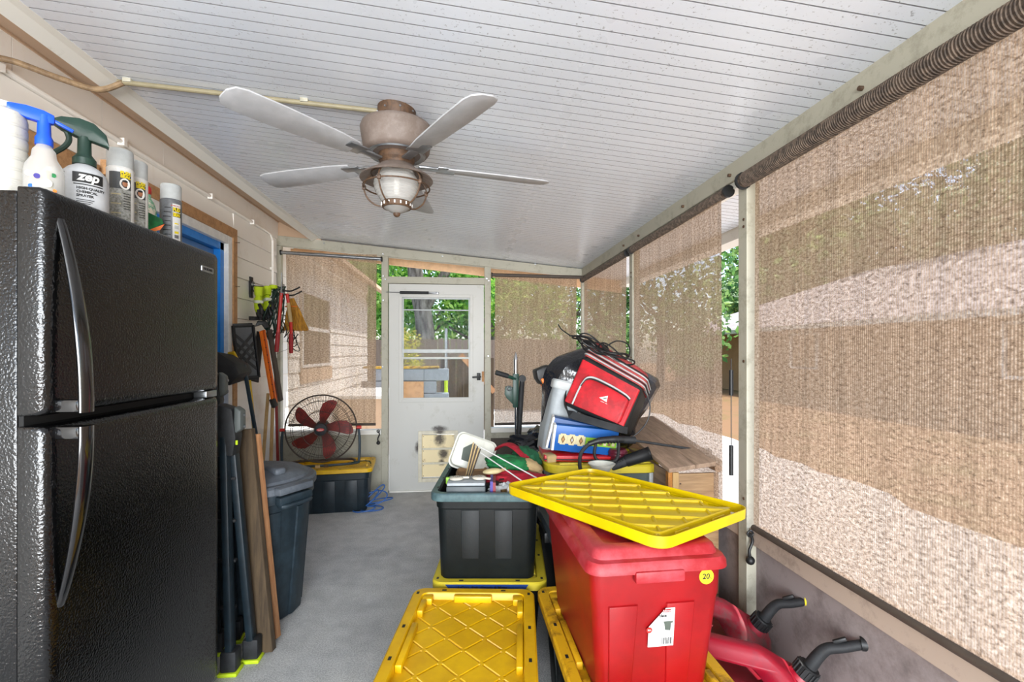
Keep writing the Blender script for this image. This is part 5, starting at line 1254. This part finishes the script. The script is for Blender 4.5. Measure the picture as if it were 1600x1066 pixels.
for s_ in (-1, 1): MB().cyl((s_*.285, 0, zc_), (s_*.325, 0, zc_), .014, n=14).build('pivot_knob', M['redp'], ff)
for i, (x, y) in enumerate(((-.02, -.075), (.045, -.062))): MB().box(x-.018, y-.012, 0, x+.018, y+.012, .022).build('wood_block', M['woodh'] if i == 0 else M['board'], ff, smooth=False)
# blue cord tangle beside the tote
bc = thing('blue_cord_tangle', 'tangled blue extension cord on the floor between the tote and the screen door', 'cord', (-.80, 4.24, 0))
rnd = random.Random(4)
def loop(cx, cy, rx, ry, z, tilt, ph): return [(cx+rx*math.cos(a), cy+ry*math.sin(a), z+tilt*(1+math.sin(a+ph))) for a in [2*PI*j/28 for j in range(28)]]
m = MB()
for cx, cy, rx, ry, z, tl, ph in ((.02, -.05, .10, .07, .006, .0, 0), (-.03, -.10, .09, .05, .007, .01, 1), (.06, .08, .12, .08, .012, .02, 2), (.0, .02, .07, .10, .01, .06, 1.3), (.03, .03, .11, .05, .02, .05, .4)): m.tube(loop(cx, cy, rx, ry, z, tl, ph), .0052, 7, closed=True)
m.tube(smooth_path([(-.08, -.02, .01), (-.02, .03, .08), (.08, .10, .16), (.10, .12, .13), (.02, .05, .05), (-.05, -.08, .01)]), .0052, 7)
m.build('cord_loops', M['bluecord'], bc)
m = MB().tube(smooth_path([(-.20, .0, .375), (-.12, -.02, .40), (-.02, .0, .40), (.0, .03, .36), (-.03, .05, .2), (-.05, .06, .03), (.03, .06, .01)]), .0045, 7); m.build('lead', M['greencord'], bc)

# ================================================================== RIGHT SIDE
# jerrycans
def jerry(label, loc, rz, mt, capm, spoutlen=.14):
    t = thing('jerrycan', label, 'fuel can', loc, rz, 'red fuel cans by the right wall')
    W_ = .23; prof = [(-.19, 0), (-.195, .05), (-.195, .33), (-.17, .365), (.05, .365), (.11, .315), (.175, .285), (.195, .25), (.195, 0)]
    secs = [(0, .20, -.18, .18), (.012, .225, -.192, .192), (.10, .23, -.195, .195), (.21, .23, -.195, .195), (.25, .205, -.192, .185), (.285, .14, -.188, .155), (.312, .085, -.182, .115), (.335, .062, -.172, .075), (.350, .050, -.155, .045), (.356, .03, -.13, .02)]
    m = MB().loft([[(x, y, z) for x, y in rrect(w_, b1_-a1_, .06 if w_ > .15 else .02, 5, 0, -(a1_+b1_)/2)] for z, w_, a1_, b1_ in secs]); b_ = m.build('can_body', mt, t, ang=70)
    c = MB().prism([(-a, b) for a, b in ((-.150, .215), (-.142, .305), (.02, .305), (.072, .26), (.075, .215))], .5, 'x', -.25).build('cutter', mt, bevel=.014)
    md = b_.modifiers.new('hole', 'BOOLEAN'); md.object = c; md.operation = 'DIFFERENCE'; md.solver = 'EXACT'; c.parent = t
    bpy.context.view_layer.update(); me = bpy.data.meshes.new_from_object(b_.evaluated_get(bpy.context.evaluated_depsgraph_get()))
    b_.modifiers.clear(); b_.data = me; bpy.data.objects.remove(c, do_unlink=True)
    m = MB().rings([(.10, .13, .02, 0), (.085, .115, .02, .004)]); m.v = [(W_/2+z-.002, y+.02, x+.12) for x, y, z in m.v]; m.build('side_panel', mt, t)
    m = MB().rings([(.10, .13, .02, 0), (.085, .115, .02, .004)]); m.v = [(-W_/2-z+.002, y+.02, x+.12) for x, y, z in m.v]; m.build('side_panel', mt, t)
    m = MB(); m.lathe([(.04, 0), (.04, .012), (.033, .03)], 24)
    nk = m.build('neck', mt, t, loc=(0, -.142, .275), rot=(.55, 0, 0))
    m = MB().lathe([(.034, .0), (.034, .034), (.03, .038)], 24)
    for k in range(16): a = k*PI/8; m.bar((.035*math.cos(a), .035*math.sin(a), .003), (.035*math.cos(a), .035*math.sin(a), .034), .005, .004)
    cp = m.build('spout_collar', M['black'], t, loc=(0, -.158, .30), rot=(.55, 0, 0))
    pts = smooth_path([(0, -.178, .33), (0, -.20, .37), (0, -.225, .400), (0, -.265, .415), (0, -.25-spoutlen*.5, .44)], 6)
    MB().tube(pts, [.020-.006*k/len(pts) for k in range(len(pts))], 14).build('spout', M['blackrub'], t)
    e = pts[-1]; MB().cyl(e+Vector((0, .008, 0)), e+Vector((0, -.024, .004)), .021, n=16).build('spout_tip', capm, t)
    MB().bar((0, -.24, .425), (0, -.275, .445), .012, .012).build('spout_trigger', M['black'], t, bevel=.003)
    return t
# local -y is the spout side
jerry('dark magenta-red fuel can with a yellow-capped spout, behind the nearer can', (1.00, 1.83, .0), math.radians(48), M['gas2'], M['yl'])
jerry('nearest dusty red fuel can with a black spout by the knee wall', (.955, 1.53, .0), math.radians(58), M['gas'], M['black'])

# big black bin with grey rim behind the red bin
b1 = thing('dark_bin', 'dark bin with a shiny grey rim behind the red bin, base of the pile', 'storage bin', (.665, 2.36, 0), math.radians(1))
m = MB().rings([(.42, .56, .04, 0), (.43, .58, .05, .01), (.48, .64, .06, .46)]); m.build('bin_body', M['tote_blue'], b1)
m = MB().rings([(.50, .66, .07, .455), (.535, .695, .08, .46), (.54, .70, .08, .485), (.52, .68, .07, .50), (.46, .62, .05, .503)]); m.build('bin_lid', plain('dark_grey_lid', '#4c5459', .35), b1, ang=30)
MB().box(-.28, -.08, .42, -.25, .08, .47).build('handle', M['black'], b1, bevel=.006)
# clear tote with dull yellow rounded lid
b2 = thing('clear_tote', 'clear grey tote with a dull yellow rounded lid carrying the cooler bag', 'storage tote', (.715, 2.55, .505), math.radians(-2))
m = MB().rings([(.50, .34, .05, 0), (.51, .35, .05, .01), (.545, .39, .06, .24)]); m.build('tub', plain('smoky_plastic', '#59625f', .3), b2)
for x in (-.24, .24): MB().box(x-.012, -.197, .02, x+.012, -.17, .235).build('corner_rib', M['ltgrey'], b2, bevel=.004)
m = MB().rings([(.575, .42, .08, .225), (.60, .445, .10, .23), (.60, .445, .10, .262), (.585, .43, .09, .270), (.50, .35, .06, .270), (.49, .34, .05, .262)]); m.build('lid', M['yellow_dull'], b2, ang=35)
for x in (-.17, .18): MB().box(x-.06, -.19, .262, x+.06, -.165, .276).build('lid_ridge', M['yellow_dull'], b2, bevel=.004)
ZL = .775
# red game box, blue cartons
def box_thing(name, label, cat, loc, rot, sz, mt, bevel=.002):
    t = thing(name, label, cat, loc, 0, None, rot=rot); MB().box(-sz[0]/2, -sz[1]/2, 0, sz[0]/2, sz[1]/2, sz[2]).build('carton', mt, t, bevel=bevel); return t
gbx = box_thing('red_game_box', 'flat red game box lying under the blue cartons', 'box', (.60, 2.56, ZL), (0, math.radians(1.5), math.radians(-3)), (.36, .28, .028), M['redbox'])
MB().box(-.181, -.141, .006, .16, -.139, .013).build('edge_print', M['inkb'], gbx, smooth=False)
blue = thing('blue_carton', 'blue carton with three diamond emblems and a lime strip, front of the pile', 'box', (.625, 2.455, .812), 0, None, rot=(math.radians(8), math.radians(6), math.radians(-2)))
MB().box(-.165, 0, 0, .17, .045, .135).build('carton', M['box_blue'], blue, bevel=.002)
MB().box(-.172, -.001, -.001, -.160, .046, .136).build('white_edge', M['whitetrim'], blue, smooth=False)
for k in range(3):
    x = -.118+.047*k
    MB().box(x-.024, -.0015, .042, x+.022, .001, .088).build('cream_print', M['card'], blue, smooth=False)
    MB().box(x-.015, -.0018, .036, x+.013, .001, .094).build('cream_print', M['card'], blue, smooth=False)
    q = MB().prism([(x-.011, .064), (x, .086), (x+.011, .064), (x, .042)], .003, 'y', -.0035); q.build('diamond_print', M['brownp'], blue, smooth=False)
    q = MB().prism([(x-.005, .064), (x, .075), (x+.005, .064), (x, .053)], .003, 'y', -.0045); q.build('diamond_core', M['ltgrey'] if k == 1 else M['osb'], blue, smooth=False)
MB().box(.0, -.0016, .042, .166, .001, .086).build('lime_strip', M['lime'], blue, smooth=False)
for k in range(6): MB().box(.03+.022*k, -.003, .05, .045+.022*k, .0, .066).build('strip_print', M['card'] if k % 2 else M['brownp'], blue, smooth=False)
navy = thing('navy_carton', 'darker blue carton standing tilted behind the emblem carton', 'box', (.53, 2.515, .812), 0, None, rot=(math.radians(10), math.radians(12), math.radians(-3)))
MB().box(-.09, 0, 0, .16, .05, .17).build('carton', M['box_navy'], navy, bevel=.002); MB().box(-.097, -.001, -.001, -.086, .051, .171).build('white_edge', M['whitetrim'], navy, smooth=False)
bk = thing('tan_carton', 'crumpled tan carton corner under the blue cartons', 'box', (.445, 2.46, ZL), .2); MB().rings([(.05, .08, .01, 0), (.055, .085, .01, .03), (.045, .07, .01, .036)]).build('carton', M['beigecloth'], bk)
ys_ = thing('yellow_side_panel', 'yellow edged packet at the right foot of the cooler bag', 'packet', (.80, 2.52, ZL), -.2); MB().box(-.01, -.05, 0, .02, .05, .15).build('packet_body', M['yl'], ys_, smooth=False, bevel=.002); MB().box(-.012, -.03, .03, -.009, .03, .12).build('packet_print', M['lime'], ys_, smooth=False)
# cooler bag
cb = thing('cooler_bag', 'red and black soft cooler bag with grey zips, tilted on top of the pile', 'cooler bag', (.725, 2.565, .965), 0, None, rot=(math.radians(-20), math.radians(19), math.radians(-33)))
W_, D_, H_ = .36, .25, .27
m = MB().rings([(W_-.02, D_-.02, .03, 0), (W_, D_, .035, .02), (W_, D_, .035, H_-.02), (W_-.02, D_-.02, .03, H_)], n=6); m.v = [(x*(1+.03*math.sin(z*12)), y*(1+.04*math.sin(z*11)), z) for x, y, z in m.v]
m.build('bag_body', M['bag_black'], cb, ang=60)
MB().rings([(W_-.02, .02, .008, .012), (W_-.012, .024, .01, H_-.03)], c=(0, -D_/2-.002, 0)).build('front_panel', M['bag_red'], cb, ang=60)
m = MB().rings([(W_+.006, D_+.006, .04, H_-.005), (W_+.004, D_+.004, .04, H_+.06), (W_-.02, D_-.02, .04, H_+.085), (W_-.09, D_-.08, .03, H_+.095)], n=6); lidb = m.build('lid', M['bag_pink'], cb, ang=60)
for z, mt in ((H_+.006, 'ltgrey'), (H_+.018, 'inkb'), (H_+.030, 'ltgrey'), (H_+.052, 'ltgrey'), (H_+.062, 'inkb')):
    q = [(x, y, z) for x, y in rrect(W_+.010, D_+.010, .042, 6)]; MB().tube(q, .0042, 6, closed=True).build('zip_piping', M[mt], lidb)
MB().rings([(W_-.11, .02, .006, .0), (W_-.09, .035, .015, .02), (W_-.09, .036, .015, .14), (W_-.12, .02, .01, .172)], c=(.015, -D_/2-.018, .01)).build('front_pocket', M['bag_red'], cb, ang=60)
pk_ = cb.children[-1]
q = smooth_path([(-.115, -D_/2-.036, .01), (-.112, -D_/2-.038, .12), (-.085, -D_/2-.038, .172), (.01, -D_/2-.038, .182), (.115, -D_/2-.037, .176), (.150, -D_/2-.028, .165)], 6)
MB().tube(q, .005, 7).build('pocket_zip', M['ltgrey'], pk_); MB().tube([p+Vector((.0, -.001, -.010)) for p in q[6:]], .004, 6).build('zip_teeth', M['inkb'], pk_)
m = MB().prism([(-.027, -.008), (.012, .020), (.018, -.014)], .002, 'y', -D_/2-.0385); m.v = [(x+.03, y, z+.105) for x, y, z in m.v]; lg2 = m.build('white_emblem', M['paper'], pk_, smooth=False)
m = MB().prism([(-.010, -.002), (.008, .008), (.006, .002), (-.006, -.006)], .001, 'y', -D_/2-.040); m.v = [(x+.034, y, z+.106) for x, y, z in m.v]; m.build('emblem_mark', M['cutout'], pk_, smooth=False)
text('emblem_text', 'OZARK TRAIL', .0062, M['paper'], pk_, place((.037, -D_/2-.0385, .083), (1, 0, 0), (0, 0, 1)))
m = MB(); P = smooth_path([(-W_/2-.006, -.02, H_-.02), (-W_/2-.012, -.05, .18), (-W_/2-.006, -.10, .05), (-.11, -D_/2-.05, -.035), (.02, -D_/2-.06, -.035), (.13, -D_/2-.04, -.02), (.19, -D_/2+.02, .0)], 6)
LL = []
for i, p in enumerate(P):
    d = (P[min(i+1, len(P)-1)]-P[max(i-1, 0)]).normalized(); w1 = Vector((0, .25, 1)) if i > 18 else Vector((0, 1, .0)); w1 = (w1-d*w1.dot(d)).normalized(); n1 = d.cross(w1)
    LL.append([p+w1*a*.020+n1*b_*.0025 for a, b_ in ((-1, -1), (1, -1), (1, 1), (-1, 1))])
m.loft(LL); m.build('shoulder_strap', M['blackrub'], cb)
MB().box(-W_/2-.02, -.045, H_-.05, -W_/2, .0, H_-.02).build('strap_buckle', M['black'], cb, bevel=.004)
for o in cb.children_recursive:
    for v in o.data.vertices: v.co.z *= 1-.6*v.co.x
# black cable heap on the bag
ch = thing('cable_heap', 'heap of thin black cables lying on top of the cooler bag', 'cable', (.73, 2.53, 1.315), 0, None, rot=(math.radians(-8), math.radians(22), math.radians(-20)))
rnd = random.Random(8); m = MB()
for k in range(10):
    cx, cy = rnd.uniform(-.08, .08), rnd.uniform(-.09, .02); rx, ry = rnd.uniform(.06, .13), rnd.uniform(.035, .07); ph = rnd.random()*6; rot_ = rnd.uniform(-.5, .9)
    pts = []
    for j in range(26):
        a = 2*PI*j/26; x, y = rx*math.cos(a), ry*math.sin(a)
        pts.append((cx+x*math.cos(rot_)-y*math.sin(rot_), cy+x*math.sin(rot_)+y*math.cos(rot_), .02+.014*math.sin(2*a+ph)+.004*k))
    m.tube(pts, .0042, 6, closed=True)
m.build('cable_loops', M['blackcord'], ch)
m = MB()
for k in range(4):
    m.tube(smooth_path([(-.17-.01*k, -.02+.02*k, .05), (-.10, -.03+.015*k, .07), (0, -.05+.01*k, .035), (.09, -.10+.01*k, .02)]), .0042, 6)
m.tube(smooth_path([(-.19, .02, .05), (-.25, .03, .065), (-.28, .03, .085)]), .004, 6)
m.tube(smooth_path([(.0, .03, .05), (.05, .05, .12), (.12, .04, .12), (.14, .0, .05), (.06, -.02, .03)]), .004, 6)
m.build('cable_tails', M['blackcord'], ch)
wl2 = MB().tube(smooth_path([(.93, 2.47, 1.17), (.97, 2.43, 1.08), (.955, 2.42, .98), (.89, 2.44, .90), (.80, 2.44, .865)]), .0035, 6).build('hanging_cable_loop', M['blackcord'])
tag(wl2, 'single black cable looping down right of the cooler bag', 'cable')
# black polythene bag behind
pb = thing('black_plastic_bag', 'shiny black polythene sack slumped behind the cooler bag', 'bag', (.85, 2.73, .80))
out = [(-.40, .13), (-.30, .02), (.0, -.02), (.13, .0), (.17, .14), (.31, .34), (.18, .44), (.02, .53), (-.12, .565), (-.28, .53), (-.36, .46), (-.40, .34)]
P2 = smooth_path([(x, 0, z) for x, z in out]+[(out[0][0], 0, out[0][1])], 3)[:-1]
cx_, cz_ = -.06, .30; LL = []
for y, s_ in ((-.15, .25), (-.14, .60), (-.11, .82), (-.05, .96), (.0, 1.0), (.06, .95), (.12, .78), (.16, .45), (.17, .15)):
    row = []
    for i, p in enumerate(P2):
        nn = mnoise.noise(Vector((p.x*6, y*9, p.z*6))); k = s_*(1+.07*nn)
        row.append((cx_+(p.x-cx_)*k, y+.03*mnoise.noise(Vector((p.x*9+3, y*5, p.z*9))), cz_+(p.z-cz_)*k))
    LL.append(row)
MB().loft(LL).build('sack', M['polybag'], pb, ang=28)
# grey container behind the cartons
gc = thing('grey_container', 'tall grey plastic container tilting left behind the blue cartons', 'container', (.50, 2.69, ZL), 0, None, rot=(0, math.radians(12), 0))
MB().rings([(.15, .20, .03, 0), (.17, .22, .035, .14), (.165, .22, .035, .15), (.17, .23, .04, .36)]).build('container_body', M['grey'], gc); MB().rings([(.18, .24, .04, .36), (.185, .245, .04, .365), (.185, .245, .04, .40), (.17, .23, .04, .41)]).build('container_lid', M['ltgrey'], gc, ang=30)
# orange and black tool nose
ot = thing('orange_black_tool', 'orange and black power tool poking out left of the black sack', 'tool', (.485, 2.77, 1.205), .2)
m = MB().prism([(-.08, .03), (-.07, -.02), (-.045, -.055), (.08, -.03), (.10, .04), (.0, .06)], .08, 'y', -.04); m.build('black_housing', M['black'], ot, bevel=.01)
m = MB().prism([(-.055, -.02), (-.03, -.07), (.01, -.09), (.04, -.03), (.0, -.005)], .07, 'y', -.05); m.build('orange_guard', M['orange'], ot, bevel=.008)
# pressure washer gun, funnel, hose end
pw_ = thing('pressure_washer_gun', 'black pressure washer gun with a long lance lying right to the crate', 'spray gun', (.64, 2.34, ZL+.01))
MB().tube(smooth_path([(-.02, 0, .095), (.03, -.005, .112), (.10, -.005, .118), (.16, 0, .115)]), [.013]*6+[.016]*6+[.018]*7, 12).build('grip', M['black'], pw_)
MB().cyl((.15, 0, .115), (.22, .0, .110), .018, n=14).build('gun_barrel', M['blackrub'], pw_)
m = MB().tube(smooth_path([(.02, 0, .105), (.01, 0, .05), (.03, 0, .012), (.10, 0, .005), (.13, 0, .03), (.135, 0, .11)]), .008, 9); m.build('trigger_guard', M['black'], pw_)
MB().cyl((.21, .0, .110), (.57, -.03, .055), .0065, n=10).build('lance', M['blackrub'], pw_)
MB().cyl((.55, -.028, .059), (.60, -.031, .051), .013, n=12).build('nozzle', M['bluegrey'], pw_)
MB().tube(smooth_path([(-.02, 0, .095), (-.06, -.005, .05), (-.065, -.01, -.02), (-.05, -.05, -.04)]), .0095, 9).build('hose', M['blackrub'], pw_)
for k in range(7): MB().ring((.03+.016*k, -.005, .113), .0145, .0022, (1, 0, 0), 16, 5).build('grip_ring', M['blackrub'], pw_)
fu = thing('funnel', 'milky white funnel at the front edge of the dull yellow lid', 'funnel', (.665, 2.265, .735))
MB().lathe([(.014, -.03), (.018, .01), (.062, .060), (.066, .066), (.062, .066), (.016, .012)], 28).build('funnel_cone', M['translucent'], fu)
ht = thing('vacuum_nozzle', 'black tubular vacuum nozzle with an open end, right of the funnel', 'nozzle', (.83, 2.33, ZL+.025), 0, None, rot=(0, math.radians(-22), math.radians(-25)))
m = MB(); 
m.loft([[(x, y, z) for y, z in circ(r, 20)] for x, r in ((-.02, .030), (.06, .032), (.10, .034), (.105, .036), (.10, .030), (.02, .026))]); m.build('tube', M['black'], ht)
m = MB().loft([[(-.02, y, z) for y, z in rrect(.055, .05, .02, 4)], [(-.09, y, z-.005) for y, z in rrect(.085, .035, .012, 4)], [(-.11, y, z-.008) for y, z in rrect(.09, .026, .01, 4)]]); m.build('mouth', M['blackrub'], ht)
m = MB()
for k in range(6): m.cbox((-.09+.014*k, -.03, .016), (.005, .02, .006))
m.build('mouth_teeth', M['black'], ht, kind='stuff')
mr = thing('maroon_cap', 'round maroon cap between the spray gun and the vacuum nozzle', 'cap', (.80, 2.43, ZL)); 
m = MB().lathe([(.04, 0), (.048, .008), (.048, .05), (.04, .062)], 24); m.build('cap_body', M['maroon'], mr)
for k in range(3): MB().ring((0, 0, .014+.014*k), .048, .003, n=24, m=5).build('cap_ridge', M['maroon'], mr)
# slatted wooden crate against the right wall
cr = thing('wooden_crate', 'slatted wooden planter crate with a tilted plank lid against the right wall', 'crate', (0, 0, 0))
for k in range(4):
    z = .02+.19*k
    MB().box(.955, 2.13, z, 1.185, 2.145, z+.186).build('front_plank', M['crate'], cr, bevel=.002)
    MB().box(.955, 2.147, z, .97, 2.86, z+.186).build('side_plank', M['crate_y'], cr, bevel=.002)
    MB().box(.955, 2.85, z, 1.175, 2.865, z+.186).build('back_plank', M['crate'], cr, bevel=.002)
MB().box(.938, 2.124, .0, .957, 2.152, .785).build('corner_trim', M['edgewood'], cr, smooth=False); MB().box(.957, 2.118, .0, .985, 2.129, .785).build('corner_trim', M['woodh'], cr, smooth=False)
m = MB()
for z in (.05, .16, .24, .35, .43, .54, .62, .73):
    for x in (.998, 1.165): m.cyl((x, 2.126, z), (x, 2.131, z), .004, n=8)
m.build('screw_heads', M['bronze_d'], cr, kind='stuff')
for k in range(2):
    q = MB(); w0 = .128; a0 = .935+k*.13
    def zz(x, y): return .790+(x-.95)*.12+(y-2.13)*.125
    vs = [(x, y, zz(x, y)+dz) for dz in (0, .02) for x, y in ((a0, 2.11), (a0+w0, 2.11), (a0+w0, 2.92), (a0, 2.92))]
    q.add(vs, [(3,2,1,0), (4,5,6,7), (0,1,5,4), (1,2,6,5), (2,3,7,6), (3,0,4,7)]); q.build('lid_plank', M['crate_y'], cr, bevel=.002)
MB().cyl((1.178, 2.12, .798), (1.178, 2.7, .82), .018, n=16).build('cardboard_tube', M['osb'], cr)
# things further back
st = thing('green_work_stand', 'dark green steel stand with a chrome pole and a black lever arm', 'stand', (.395, 3.62, 0))
MB().cyl((.02, 0, .02), (0, 0, 1.28), .017, n=16).build('chrome_pole', M['chrome'], st)
m = MB().cyl((.0, 0, 1.28), (0, 0, 1.335), .017, .004, n=14); m.build('pole_tip', M['chrome'], st)
m = MB().bar((.05, .01, .02), (.028, .01, .70), .05, .05, up=(0, 1, 0)); m.build('green_upright', M['green'], st, bevel=.005)
m = MB().bar((-.085, -.02, .10), (-.02, -.03, .5), .035, .03, up=(0, 1, 0)); 
MB().box(-.022, -.022, .92, .022, .022, 1.175).build('green_sleeve', M['green'], st, bevel=.003)
m = MB().tube(smooth_path([(.0, -.01, 1.135), (-.06, -.02, 1.155), (-.12, -.03, 1.175), (-.155, -.035, 1.185)]), .014, 10); hd = m.build('lever', M['green'], st)
MB().tube([(-.06, -.02, 1.157), (-.155, -.035, 1.187)], .0185, 12).build('grip', M['blackrub'], hd)
m = MB().prism([(0, 1.06), (-.055, 1.085), (-.08, 1.075), (-.085, 1.02), (-.07, .99), (-.01, .93)], .02, 'y', -.01); m.build('clamp_plate', M['green'], st, bevel=.003); MB().ring((-.05, -.02, 1.065), .016, .005, (0, 1, 0), 18).build('clamp_eye', M['steel'], st)
m = MB().tube([(.045, -.04, 1.14), (.02, -.04, .75), (-.03, -.04, .12)], .020, 14); m.build('black_arm', M['blackrub'], st); MB().cyl((.045, -.062, 1.14), (.045, -.018, 1.14), .026, n=18).build('arm_pivot', M['black'], st)
for k, z in enumerate((.50, .40, .30)): MB().lathe([(.024, -.02), (.03, -.015), (.03, .015), (.024, .02)], 16).build('clamp_knob', M['black'], st, loc=(-.105, -.03, z-.05))
MB().cyl((-.105, -.03, .02), (-.105, -.03, .46), .010).build('threaded_rod', M['steel'], st)
m = MB().bar((-.2, 0, .012), (.2, 0, .012), .05, .024); m.bar((.05, -.25, .012), (.05, .2, .012), .05, .024); m.build('base', M['green'], st, bevel=.004)
bt = tote('storage_tote', 'black tote with a yellow lid far behind the open bin, under the black tool case', (.60, 3.30, 0), math.radians(88), 'tote', 'yellow_dull', L=.62, W=.44)
tb = thing('black_tool_case', 'black case with a square red label below the crumpled black bag', 'case', (.62, 3.30, .372), math.radians(2))
MB().rings([(.40, .36, .02, 0), (.42, .38, .03, .02), (.42, .38, .03, .24), (.38, .34, .03, .262)]).build('case_body', M['blackrub'], tb)
MB().box(-.03, -.199, .04, .11, -.189, .17).build('red_label', plain('bright_red', '#d8141c', .4), tb, bevel=.006)
rl = tb.children[-1]
MB().box(-.02, -.2012, .145, .10, -.198, .156).build('label_stripe', M['bag_pink'], rl, smooth=False)
q = MB().cyl((.055, -.203, .09), (.055, -.198, .09), .018, n=16); q.build('label_dial', M['inkb'], rl)
for k in range(3): MB().bar((-.026, -.201, .06+.03*k), (.01+.01*k, -.201, .055+.03*k), .004, .004).build('label_flash', M['paper'], rl)
MB().box(.06, -.2012, .048, .10, -.198, .062).build('label_box', M['ltgrey'], rl, smooth=False)
MB().tube(smooth_path([(-.19, -.17, .03), (-.195, -.20, .12), (-.19, -.17, .22)]), .012, 8).build('side_handle', M['ltgrey'], tb)
cbg = thing('crumpled_black_bag', 'crumpled black bin bag lying on the black tool case', 'bag', (.60, 3.30, .70))
blob('bag_body', M['polybag'], cbg, (0, 0, 0), (.24, .19, .085), .55, 2.6, 21, n=40, mm=26)
MB().tube(smooth_path([(-.12, -.1, .02), (-.20, -.14, -.02), (-.23, -.15, -.09)]), [.03]*6+[.022]*7, 8).build('bag_tail', M['polybag'], cbg)
